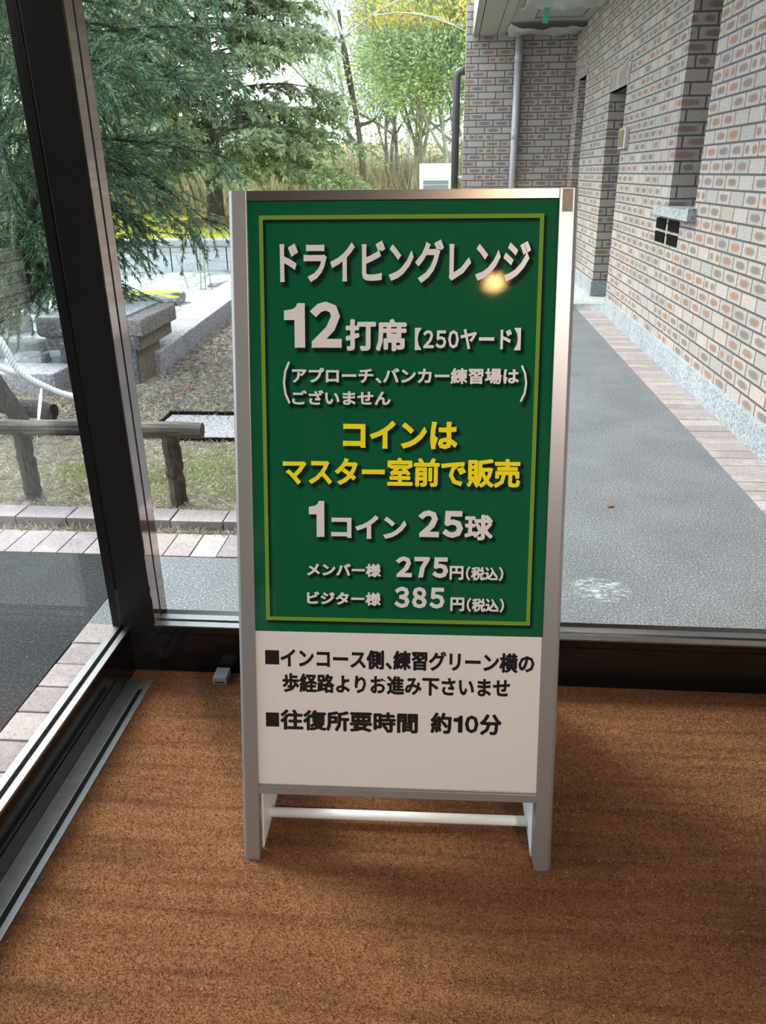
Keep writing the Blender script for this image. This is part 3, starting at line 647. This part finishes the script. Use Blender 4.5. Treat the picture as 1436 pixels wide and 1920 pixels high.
# granite kerbs, flagstones, retaining wall
b = MB(); 
for a, c in ((5.52, 6.90), (6.906, 8.3), (8.306, 9.8)):
    sh = lambda y: -2.085 - .055 * (y - 5.5)
    b.prism([(sh(a), a, -.1), (sh(a) - .36, a, -.1), (sh(c) - .36, c, -.1), (sh(c), c, -.1)], [(sh(a), a, .145), (sh(a) - .36, a, .145), (sh(c) - .36, c, .145), (sh(c), c, .145)])
o = b.build('granite_kerb', M['granite_kerb'], bevel=.008); struct(o, 'pale granite kerb running back from the stone bench')
b = MB().box(-6.5, -2.60, 4.92, 5.24, -.1, .125); struct(b.build('granite_kerb', M['granite_kerb'], bevel=.01), 'pale granite kerb to the left of the stone bench')
def bumpy(name, x0, x1, y0, y1, zf, mat, nx=60, ny=60, label=None):
    xs = np.linspace(x0, x1, nx); ys_ = np.linspace(y0, y1, ny); mb = MB()
    vs = [(x, y, zf(x, y)) for y in ys_ for x in xs]
    fs = [(j*nx+i, j*nx+i+1, (j+1)*nx+i+1, (j+1)*nx+i) for j in range(ny-1) for i in range(nx-1)]
    return struct(mb.add(vs, fs).build(name, mat, smooth=True), label)
import mathutils
nz = lambda x, y, s: mathutils.noise.noise(Vector((x * s, y * s, 3.7)))
bumpy('flagstone_bed', -13, -2.36, 5.2, 11.7, lambda x, y: .012 + .035 * nz(x, y, 1.3) + (.06 if y > 10.9 else 0) * nz(x, y, .8), M['flag'], 110, 80, 'irregular pale flagstones behind the stone bench')
b = MB(); x = -13.0; rr = random.Random(3)
wy = lambda x: 11.62 + .05 * (x + 4)
while x < 3:
    w = rr.choice((.33, .40, .38, .44)); z = .37
    b.prism([(x + .009, wy(x), -.1), (x + w - .009, wy(x + w), -.1), (x + w - .009, wy(x + w) + .12, -.1), (x + .009, wy(x) + .12, -.1)],
            [(x + .009, wy(x), z), (x + w - .009, wy(x + w), z), (x + w - .009, wy(x + w) + .12, z), (x + .009, wy(x) + .12, z)]); x += w
b.prism([(-13, wy(-13) + .02, -.1), (3, wy(3) + .02, -.1), (3, wy(3) + .13, -.1), (-13, wy(-13) + .13, -.1)], [(-13, wy(-13) + .02, .369), (3, wy(3) + .02, .369), (3, wy(3) + .13, .369), (-13, wy(-13) + .13, .369)], 1)
o = b.build('wall_garden', [M['wallstone'], M['soffit_dark']], bevel=.003); struct(o, 'pale slab retaining wall at the back of the flagstones')
b = MB().prism([(-13, wy(-13) - .03, .37), (3, wy(3) - .03, .37), (3, wy(3) + .2, .37), (-13, wy(-13) + .2, .37)], [(-13, wy(-13) - .02, .475), (3, wy(3) - .02, .475), (3, wy(3) + .2, .475), (-13, wy(-13) + .2, .475)])
o = b.build('wall_cap', M['granite_kerb'], bevel=.02); struct(o, 'rough grey capstone along the retaining wall')
def lawn(x, y):
    m = .42 * math.exp(-(((x + 4.1) / 1.1) ** 2 + ((y - 14.7) / 1.0) ** 2)) * .55
    return .40 + m + .05 * nz(x, y, .7) + .02 * nz(x, y, 3) + (max(0, y - 20) * .08)
bumpy('moss_lawn', -22, 6, 11.75, 24, lawn, M['moss'], 120, 90, 'bright yellow-green moss lawn above the retaining wall')
bumpy('brushy_slope', -34, 18, 22, 60, lambda x, y: .5 + (y - 21) * .07 + .3 * nz(x, y, .3), M['hill_soil'], 60, 50, 'brush-covered slope behind the lawn')
bumpy('needle_bed', -5.6, -2.6, 13.5, 16.2, lambda x, y: lawn(x, y) + .012 - .06 * min(1, max(0, (((x + 4.1) / 1.3) ** 2 + ((y - 14.8) / 1.1) ** 2) - .6)), M['needle_soil'], 40, 40, 'reddish fallen needles round the fir trunk')

# drain bed by the fence
b = MB().box(-1.64, -.9, 3.99, 4.43, -.05, .004); struct(b.build('gravel_bed', M['gravel']), 'small gravel drain bed in the dry lawn')
b = MB().box(-1.66, -.9, 4.425, 4.45, -.02, .02).box(-1.665, -1.645, 4.0, 4.45, -.02, .012).box(-1.45, -.9, 3.965, 3.985, -.02, .01)
struct(b.build('drain_edging', M['vent_black']), 'black metal edging of the gravel bed')

# dry lawn straws
N = 60000; x = rng.uniform(-3.6, -.53, N); y = 2.78 + 2.7 * rng.random(N) ** 1.6
k = ~((x > -1.64) & (y > 3.98) & (y < 4.44)) & ~((y > 2.825) & (y < 2.955)) & ~((x < -2.05) & (y > 5.15)) & ~((x < -2.58) & (y > 4.88))
x, y = x[k], y[k]
base = np.stack([x, y, np.full(len(x), -.010)], 1); d = np.stack([rng.normal(0, 1, len(x)), rng.normal(0, 1, len(x)), rng.uniform(.05, .55, len(x))], 1)
V = leaves(base, d, .045, .0035, .2); quads('dry_lawn', V, M['straw'], kind='stuff', label='dry straw-coloured lawn grass around the log fence')
cx = rng.normal(0, 1, (5000, 2)); cl = np.array([(-1.15, 3.55), (-1.0, 3.75), (-1.35, 3.35), (-.95, 3.3), (-1.75, 3.45), (-1.05, 6.4), (-1.2, 7.0)])[rng.integers(0, 7, 5000)]
base = np.concatenate([cl + cx * np.array([.13, .11]), np.full((5000, 1), -.01)], 1); d = np.stack([rng.normal(0, .6, 5000), rng.normal(0, .6, 5000), np.ones(5000)], 1)
quads('green_grass', leaves(base, d, .028, .004), M['green_grass'], kind='stuff', label='patches of fresh green grass in the dry lawn')
# litter of small twigs and bark between bench and fence
N = 24000; x = rng.uniform(-3.4, -.6, N); y = rng.uniform(4.3, 8.6, N); k = ~((x < -2.05 - .055 * np.maximum(0, y - 5.4)) & (y > 4.9)); x, y = x[k], y[k]
base = np.stack([x, y, np.full(len(x), -.008)], 1); d = np.stack([rng.normal(0, 1, len(x)), rng.normal(0, 1, len(x)), rng.uniform(0, .35, len(x))], 1)
M['litter'] = leafmat('twig_litter', [(0, (.09,.07,.06)), (.5, (.25,.21,.185)), (1, (.50,.455,.41))], .1, .8)
quads('twig_litter', leaves(base, d, .05, .007, .2), M['litter'], kind='stuff', label='brown bark and twig litter before the stone bench')

# rocks
def rock(x, y, z, sx, sy, sz, seed, mat, label, grp=None):
    import bmesh
    bm = bmesh.new(); bmesh.ops.create_icosphere(bm, subdivisions=3, radius=1.0); r = random.Random(seed); off = Vector((r.uniform(0, 50), r.uniform(0, 50), 0))
    for v in bm.verts:
        n = mathutils.noise.noise(v.co * 1.3 + off) * .35 + mathutils.noise.noise(v.co * 3.5 + off) * .1
        c = v.co * (1 + n); q = 5.0; c = Vector((max(-.78, min(.78, c.x)), max(-.78, min(.78, c.y)), max(-.7, min(.62, c.z))))
        v.co = Vector((c.x * sx, c.y * sy, c.z * sz))
    me = bpy.data.meshes.new('rock'); bm.to_mesh(me); bm.free(); me.materials.append(mat)
    o = bpy.data.objects.new('rock', me); COL.objects.link(o); o.location = (x, y, z); o.rotation_euler = (0, 0, r.uniform(-.5, .5)); tag(o, label, 'rock', grp)
rock(-3.30, 8.75, .05, .42, .22, .13, 4, M['mossy_rock'], 'long rock with bright yellow moss behind the stone bench')
rock(-4.42, 8.1, .10, .22, .2, .26, 8, M['rock'], 'pointed grey rock below the dark branch left of the post', 'rocks on the flagstones')
rock(-3.95, 6.9, .06, .16, .2, .22, 9, M['rock'], 'upright grey rock behind the left end of the stone bench', 'rocks on the flagstones')
rock(-3.62, 6.15, .0, .42, .2, .16, 12, M['rock'], 'low broad grey rock left of the stone bench top', 'rocks on the flagstones')
rock(-3.15, 5.62, .0, .18, .16, .16, 13, M['rock'], 'small dark rock beside the left kerb near the rope', 'rocks on the flagstones')
rock(-3.6, 5.55, .0, .28, .14, .13, 14, M['rock'], 'flat grey rock on the flagstones at the left edge by the rope', 'rocks on the flagstones')
rock(-2.75, 10.4, .02, .5, .25, .12, 15, M['rock'], 'pale flat rock beside the retaining wall near the sign frame', 'rocks on the flagstones')

# dry stalks and fallen leaves
o = MB()
for dx, h, l in ((0, .62, .05), (.14, .5, -.06), (-.16, .42, -.12), (.06, .55, .02)): o.tube([(-3.1 + dx, 9.9, 0), (-3.1 + dx + l * .4, 9.9, h * .5), (-3.1 + dx + l, 9.9, h)], .006, 5)
tag(o.build('dry_stalks', M['reed']), 'thin dry stalks standing on the flagstones before the pale retaining wall', 'dry plant')
def fallen(x, y, z, s, rz, label, cat='leaf'):
    vs = []; n = 7
    for i in range(n + 1):
        a = i / n; w = .34 * math.sin(math.pi * a ** .8) * s
        vs += [((a - .5) * s, -w, .22 * s * (a - .5) ** 2 + .10 * w), ((a - .5) * s, 0, .1 * s * (a - .5) ** 2), ((a - .5) * s, w, .22 * s * (a - .5) ** 2 + .12 * w)]
    fs = [(3*i+j, 3*i+j+1, 3*i+j+4, 3*i+j+3) for i in range(n) for j in (0, 1)]
    o = MB().add(vs, fs).build('fallen_leaf', M['brown_leaf'], smooth=True); m = o.modifiers.new('t', 'SOLIDIFY'); m.thickness = .0012
    o.location = (x, y, z); o.rotation_euler = (0, 0, rz); tag(o, label, cat, 'fallen leaves')
fallen(.72, 3.15, .003, .034, .5, 'single curled brown leaf lying on the grey walkway right of the sign')
fallen(-1.93, 5.62, .02, .075, .3, 'reddish leaf on the soil halfway along the long kerb')
fallen(-1.72, 5.05, .02, .085, 1.1, 'brown leaf lying on the twig litter in front of the kerb')
fallen(-1.45, 5.35, .02, .085, -.4, 'rust-coloured leaf on the litter close to the sign leg')
fallen(-1.98, 6.6, .02, .07, .2, 'small red leaf at the far part of the kerb')

# chalky mark on the walkway
ch = NT('chalk_mark'); cn = ch.ramp(ch.noise(22, 5, ch.mapv(ch.pos(), (1, 2.2, 1)), .75), [(.48, (0,0,0)), (.62, (1,1,1))])
bs = ch.n('ShaderNodeBsdfDiffuse'); bs.inputs[0].default_value = (.62,.66,.67,1); tp = ch.n('ShaderNodeBsdfTransparent'); mx = ch.n('ShaderNodeMixShader')
cx_, cy_, _z = ch.xyz(ch.pos()); rad = ch.m('ADD', ch.m('POWER', ch.m('DIVIDE', ch.m('SUBTRACT', cx_, .55), .11), 2.0), ch.m('POWER', ch.m('DIVIDE', ch.m('SUBTRACT', cy_, 2.41), .10), 2.0))
ch.set(mx.inputs[0], ch.m('MULTIPLY', ch.m('MULTIPLY', cn, ch.m('SUBTRACT', 1.0, rad, clamp=True)), .75)); ch.t.links.new(tp.outputs[0], mx.inputs[1]); ch.t.links.new(bs.outputs[0], mx.inputs[2]); ch.t.links.new(mx.outputs[0], ch.out.inputs[0])
o = MB().box(.42, .69, 2.29, 2.53, .0006, .0012).build('chalk_mark', ch.mat); tag(o, 'whitish chalky smear on the grey walkway beside the sign', 'stain')

# rope and props at the left
def strand(pts, r, amp, turns, ph):
    P_ = [Vector(p) for p in pts]; out = []; n = 90
    for k in range(n + 1):
        t = k / n * (len(P_) - 1); i = min(int(t), len(P_) - 2); a = t - i
        p0, p1, p2, p3 = P_[max(i-1, 0)], P_[i], P_[i+1], P_[min(i+2, len(P_)-1)]
        c = .5 * ((2*p1) + (p2 - p0) * a + (2*p0 - 5*p1 + 4*p2 - p3) * a * a + (3*p1 - p0 - 3*p2 + p3) * a ** 3)
        d = (p2 - p1).normalized(); u = d.cross(Vector((0, 0, 1))).normalized(); w = d.cross(u); th = ph + turns * 2 * math.pi * k / n
        out.append(c + (u * math.cos(th) + w * math.sin(th)) * amp)
    return out
rp = tag(empty('rope', (-2.3, 4.2, .2)), 'thick white twisted rope sagging behind the log rail at the left', 'rope')
for pts in ([(-2.68, 4.2, .70), (-2.497, 4.2, .484), (-2.423, 4.2, .32), (-2.27, 4.2, .22), (-2.119, 4.2, .166), (-1.98, 4.2, .15)],
            [(-2.9, 4.23, .62), (-2.66, 4.23, .40), (-2.53, 4.23, .322), (-2.423, 4.23, .28), (-2.27, 4.23, .20), (-2.0, 4.22, .13)]):
    for k in range(3): wpart(MB().tube(strand(pts, .01, .010, 14, k * 2.094), .0105, 6), 'strand', [M['rope']], rp, smooth=True)
st = tag(empty('timber_prop', (-2.5, 4.1, 0)), 'dark crossed timber prop at the left edge behind the log rail', 'prop')
tilt_log('pole', (-2.30, 4.0, -.03), (-2.66, 4.0, .75), .045, .042, M['bark_dark'], st, 21)
tilt_log('pole', (-2.72, 4.1, .17), (-2.22, 4.12, .10), .05, .05, M['bark_dark'], st, 22)
vs = []
for k in range(9):
    a = k / 8; c = Vector((-2.28, 4.15, .23)).lerp(Vector((-2.06, 3.6, .08)), a); w = .009 * math.sin(math.pi * min(1, a + .12) ** .9) + .0008; vs += [c + Vector((w, .3*w, .01 * math.sin(3 * a))), c - Vector((w, .3*w, 0))]
o = MB().add(vs, [(2*k, 2*k+1, 2*k+3, 2*k+2) for k in range(8)]).build('grass_blade', M['bark_pale'], smooth=True); m = o.modifiers.new('t', 'SOLIDIFY'); m.thickness = .001
tag(o, 'long pale leaf blade drooping from the rope over the log rail', 'leaf')

# ------------------------------------------------------------------ trees
def branch_pts(p, d, length, n, droop, wob, r):
    pts = [np.array(p, float)]; d = np.array(d, float) / np.linalg.norm(d)
    for k in range(n):
        d = d + r.normal(0, wob, 3) + np.array([0, 0, -droop / n]); d /= np.linalg.norm(d); pts.append(pts[-1] + d * length / n)
    return pts
def along(pts, m, r, lo=0.0):
    P_ = np.array(pts); t = r.uniform(lo, 1, m) * (len(P_) - 1); i = np.minimum(t.astype(int), len(P_) - 2); a = (t - i)[:, None]
    return P_[i] * (1 - a) + P_[i+1] * a, unit(P_[i+1] - P_[i])

def conifer(name, label, cat, x, y, z0, height, zlo, rad, mat_leaf, bark, r_trunk, seed, whorl=.28, per=7, twigs=12, needles=24, nl=.07, nw=.016, droop=.35, up=.1, lean=(0, 0), ztop=None, grp=None, twl=.36, keep=None, profile=None):
    r = np.random.default_rng(seed); t = tag(empty(name, (x, y, z0)), label, cat, grp)
    top = ztop or height; tp = [(x + lean[0] * a + .03 * math.sin(7 * a + seed), y + lean[1] * a, z0 - .1 + (top + .1) * a) for a in np.linspace(0, 1, 16)]
    wpart(MB().tube(tp, [r_trunk * (1.25 - .25 * min(1, k)) * (1 - .7 * k / 15 * top / height) for k in range(16)], 12), 'trunk', [bark], t, smooth=True)
    bm = MB(); Ls = []; z = zlo
    while z < min(height, top):
        f = (z - zlo) / (height - zlo); R0 = rad * ((1 - f) ** .75 if profile is None else profile(f))
        for k in range(per):
            th = r.uniform(0, 2 * math.pi); L = R0 * r.uniform(.65, 1.08); a = z / top
            c = (x + lean[0] * a, y + lean[1] * a, z0 + z + r.uniform(-.12, .12))
            if keep and not keep(c, th): continue
            bp = branch_pts(c, (math.cos(th), math.sin(th), up), L, 7, droop, .07, r)
            bm.tube(bp, [.022 * (1 - .8 * i / 7) * max(.6, L / 2) for i in range(8)], 5)
            for _ in range(int(twigs * max(.4, L / rad) + 1)):
                (p,), (d,) = along(bp, 1, r, .22); sd = np.cross(d, [0, 0, 1.0]); sd /= np.linalg.norm(sd) + 1e-6
                td = d * r.uniform(.4, 1.0) + sd * r.uniform(-1, 1) + np.array([0, 0, r.uniform(-.35, .15)])
                tw = branch_pts(p, td, twl * r.uniform(.6, 1.3) * max(.55, L / rad), 4, droop * 1.3, .08, r)
                q, dd = along(tw, needles, r)
                out = unit(np.cross(dd, r.normal(0, 1, q.shape))); Ls.append((q, dd * .8 + out * .75))
        z += whorl
    wpart(bm, 'branches', [bark], t)
    B = np.concatenate([a for a, _ in Ls]); D = np.concatenate([b_ for _, b_ in Ls])
    o = quads('foliage', leaves(B, D, nl, nw, .12), mat_leaf, None, kind='stuff'); o.parent = t; o.matrix_parent_inverse = Matrix.Translation(t.location).inverted()
    return t
conifer('fir_tree', 'large grey-green fir tree with a thick trunk on the moss lawn', 'tree', -4.15, 14.65, .5, 9.5, .85, 2.5, M['fir'], M['bark'], .155, 5, whorl=.26, per=9, twigs=20, needles=46, nl=.11, nw=.042, droop=.32, up=.22, ztop=6.0, twl=.6)

conifer('fir_tree', 'second fir tree behind the large one, upper left', 'tree', -7.6, 17.5, .5, 10, 1.3, 2.6, M['fir'], M['bark'], .15, 9, whorl=.34, per=8, twigs=15, needles=34, nl=.15, nw=.06, droop=.3, up=.2, ztop=6.5, twl=.6)

# near cedar at the left: curved dark trunks, long drooping sprays
def cedar():
    r = np.random.default_rng(23); t = tag(empty('cedar_tree', (-3.75, 6.0, 0)), 'dark green cedar with curved trunks and drooping sprays close behind the left post', 'tree')
    trunks = [[(-3.95, 6.05, -.1), (-3.62, 6.0, .28), (-3.36, 6.0, .52), (-3.22, 6.0, .75), (-3.13, 6.0, .95), (-3.06, 6.05, 1.25), (-3.0, 6.1, 1.75), (-2.95, 6.15, 2.4), (-2.9, 6.2, 3.4)],
              [(-3.62, 6.0, .28), (-3.3, 5.9, .42), (-3.02, 5.85, .62), (-2.93, 5.85, .9), (-2.95, 5.9, 1.4), (-2.8, 5.9, 2.0)],
              [(-3.95, 6.1, .1), (-3.75, 6.3, .7), (-3.6, 6.5, 1.3), (-3.5, 6.6, 2.2), (-3.4, 6.6, 3.4)]]
    for tr_, r0 in zip(trunks, (.085, .04, .06)): wpart(MB().tube(tr_, [r0 * (1 - .07 * i) for i in range(len(tr_))], 10), 'trunk', [M['bark_dark']], t, smooth=True)
    starts = []
    for tr_ in trunks:
        for p, _ in zip(*along(tr_, 46, r, .35)): starts.append((p, None))
    # long limbs reaching right, seen in front of the fir
    for p, d, L in (((-2.98, 6.1, 1.55), (1, .15, .05), 1.35), ((-2.98, 6.1, 1.75), (1, .3, .25), 1.5), ((-2.95, 6.15, 2.1), (1, -.1, .12), 1.35), ((-2.95, 6.15, 2.35), (1, .2, .2), 1.25), ((-2.9, 6.2, 2.65), (1, .1, .1), 1.2),
                    ((-3.02, 6.1, 1.22), (1, -.15, .02), .95), ((-3.0, 6.1, 1.9), (.9, -.4, .1), 1.1), ((-2.93, 6.2, 2.5), (.9, .5, .3), 1.2), ((-2.9, 6.2, 2.9), (1, 0, .0), 1.1), ((-2.97, 6.1, 1.62), (1, .4, .12), 1.45),
                    ((-2.95, 6.1, 2.2), (1, .35, .3), 1.45), ((-2.98, 6.1, 1.45), (1, .2, -.12), 1.2)): starts.append((np.array(p), (d, L)))
    bm = MB(); Ls = []
    for p, lim in starts:
        if lim is None:
            th = r.uniform(0, 2 * math.pi); d = (math.cos(th), math.sin(th), r.uniform(-.1, .35)); L = r.uniform(.35, .85)
            if d[1] < -.3 and p[2] < 1.2: L *= .6
        else: d, L = lim
        bp = branch_pts(p, d, L, 7, .45, .09, r); bm.tube(bp, [.012 * (1 - .8 * i / 7) * max(.7, L) for i in range(8)], 5)
        nt = int(22 * L + 4)
        for _ in range(nt):
            (q,), (dd,) = along(bp, 1, r, .18); td = dd * .9 + r.normal(0, .55, 3) + np.array([0, 0, -.12]); tw = branch_pts(q, td, r.uniform(.18, .40), 5, .55, .10, r)
            bm.tube(tw, [.003] * 6, 3, caps=False)
            n_, e_ = along(tw, 62, r); o_ = unit(np.cross(e_, r.normal(0, 1, n_.shape))); Ls.append((n_, e_ * .95 + o_ * .55))
    wpart(bm, 'branches', [M['bark_dark']], t)
    B = np.concatenate([a for a, _ in Ls]); D = np.concatenate([b_ for _, b_ in Ls])
    o = quads('foliage', leaves(B, D, .048, .0075, .1), M['cedar'], None, kind='stuff'); o.parent = t; o.matrix_parent_inverse = Matrix.Translation(t.location).inverted()
cedar()

def grow(mb, p, d, L, rad, depth, r, spread=.55, tips=None, up=.05, pale_at=99, mb2=None):
    pts = branch_pts(p, d, L, 5, -up, .08, r); n = 7 if rad > .03 else 4
    (mb2 if (mb2 is not None and depth <= pale_at) else mb).tube(pts, [rad * (1 - .35 * i / 5) for i in range(6)], n, caps=False)
    if tips is not None and depth <= 2: tips.append(pts)
    if depth == 0: return
    for _ in range(r.integers(2, 4)):
        (q,), (e,) = along(pts, 1, r, .45); nd = e + r.normal(0, spread, 3); grow(mb, q, nd, L * r.uniform(.55, .82), rad * .58, depth - 1, r, spread, tips, up, pale_at, mb2)
    grow(mb, pts[-1], np.array(pts[-1]) - np.array(pts[-2]) + r.normal(0, .015, 3), L * .8, rad * .65, depth - 1, r, spread, tips, up, pale_at, mb2)

def bare_tree(x, y, z, h, rad, label, seed, grp=None, pale=3, depth=5, d=(0, 0, 1)):
    r = np.random.default_rng(seed); t = tag(empty('bare_tree', (x, y, z)), label, 'tree', grp); a, c = MB(), MB()
    grow(a, (x, y, z - .1), d, h * .36, rad, depth, r, .5, None, .1, pale, c)
    if a.v: wpart(a, 'trunk', [M['bark_grey'] if pale > 3 else M['bark']], t)
    wpart(c, 'twigs', [M['bark_pale']], t)
bare_tree(-1.66, 17.0, .5, 6.0, .075, 'slender bare tree with a dark trunk right of the fir', 31, pale=3, depth=5, d=(-.05, 0, 1))
for k, (x, y, h, sd) in enumerate(((-3.0, 26, 9, 1), (-1.4, 27, 10, 2), (-4.6, 29, 10, 3), (-.2, 30, 10, 4), (-2.2, 33, 11, 5), (-6.5, 30, 10, 6), (1.2, 28, 9, 7))):
    bare_tree(x, y, 1.0, h, .10, 'pale leafless tree against the white sky far behind the fir', 40 + sd, 'distant bare trees', pale=5, depth=5)

def broadleaf(x, y, z, h, label, seed, yellow=.0, nst=3, leaf=.10, grp=None, sp=.40, nper=26):
    r = np.random.default_rng(seed); t = tag(empty('broadleaf_tree', (x, y, z)), label, 'tree', grp); a = MB(); tips = []
    for k in range(nst):
        grow(a, (x + r.normal(0, .16), y + r.normal(0, .16), z - .1), (r.normal(0, .10), r.normal(0, .10), 1), h * .34, .055, 4, r, sp, tips, .12)
    wpart(a, 'trunk', [M['bark_grey']], t); q = np.concatenate([along(p, nper, r, .1)[0] for p in tips]); q = q + r.normal(0, .24, q.shape)
    q = q[q[:, 2] > z + h * .07]
    d = unit(q - np.array([x, y, z + h * .45])) + r.normal(0, .5, q.shape) + np.array([0, 0, -.35])
    sel = (q[:, 2] > z + h * (1 - yellow)) if yellow else np.zeros(len(q), bool)
    for nm, s_, mt in (('foliage', ~sel, M['broad']), ('yellow_foliage', sel, M['broad_yellow'])):
        if s_.sum() > 20:
            o = quads(nm, leaves(q[s_], d[s_], leaf, leaf * .42, .3), mt, None, kind='stuff'); o.parent = t; o.matrix_parent_inverse = Matrix.Translation(t.location).inverted()
broadleaf(-.75, 18.5, .6, 5.4, 'light green evergreen tree with several thin stems between bare tree and building', 51)
broadleaf(.05, 17.2, .6, 4.6, 'evergreen tree with yellowing top beside the brick corner', 52, yellow=.30)
broadleaf(-1.55, 21.5, .8, 5.2, 'pale green tree behind the slender bare tree', 53)
broadleaf(.9, 21, .8, 6.5, 'tall green tree partly hidden by the far brick wall', 54)

# undergrowth
N = 17000; x = rng.uniform(-15, 4.5, N); y = rng.uniform(19.5, 25, N); z = np.array([lawn(a, c) if c < 24 else .75 + (c - 24) * .07 for a, c in zip(x, y)])
d = np.stack([rng.normal(0, .25, N), rng.normal(0, .25, N), np.ones(N)], 1)
quads('dry_reeds', leaves(np.stack([x, y, z - .05], 1), d, 1.15, .035, .12), M['reed'], kind='stuff', label='tangle of tan dry reeds behind the moss lawn')
N = 26000; c = rng.integers(0, 60, N); cc = np.stack([rng.uniform(-14, 4, 60), rng.uniform(20, 25, 60), rng.uniform(.8, 2.2, 60)], 1)
q = cc[c] + rng.normal(0, 1, (N, 3)) * np.array([.55, .4, .38])
quads('undergrowth', leaves(q, rng.normal(0, 1, (N, 3)), .11, .05), M['bush'], kind='stuff', label='olive undergrowth leaves among the dry reeds')
N = 9000; x = rng.uniform(-9, -2.4, N); y = 12.25 + rng.random(N) ** 1.5 * 7; z = np.array([lawn(a, c) for a, c in zip(x, y)])
quads('lawn_tufts', leaves(np.stack([x, y, z - .01], 1), np.stack([rng.normal(0, .5, N), rng.normal(0, .5, N), np.ones(N)], 1), .06, .014), leafmat('moss_tufts', [(0, (.30,.28,.06)), (.5, (.55,.52,.10)), (1, (.55,.46,.24))], .3), kind='stuff', label='short straw and moss tufts on the lawn')

N2 = 14000; q2 = np.stack([rng.normal(-5.4, .35, N2), rng.uniform(-12, -.6, N2), rng.random(N2) ** .8 * 3.7], 1)  # unseen second row, added to keep low sky off the left glazing
# greenery on the far side of the dark pavement, mirrored faintly in the glazing
N = 26000; q = np.stack([rng.uniform(-15, -.8, N), rng.normal(-12, .7, N), rng.random(N) ** .8 * 6.2], 1)
q = np.concatenate([q, q2]); N += N2
quads('hedge', leaves(q, rng.normal(0, 1, (N, 3)), .34, .18), leafmat('hedge_leaves', [(0, (.03,.04,.012)), (.5, (.075,.08,.02)), (1, (.16,.14,.035))], .2), kind='stuff', label='tall yellow-green hedge, its nearer row added unseen to block low sky')
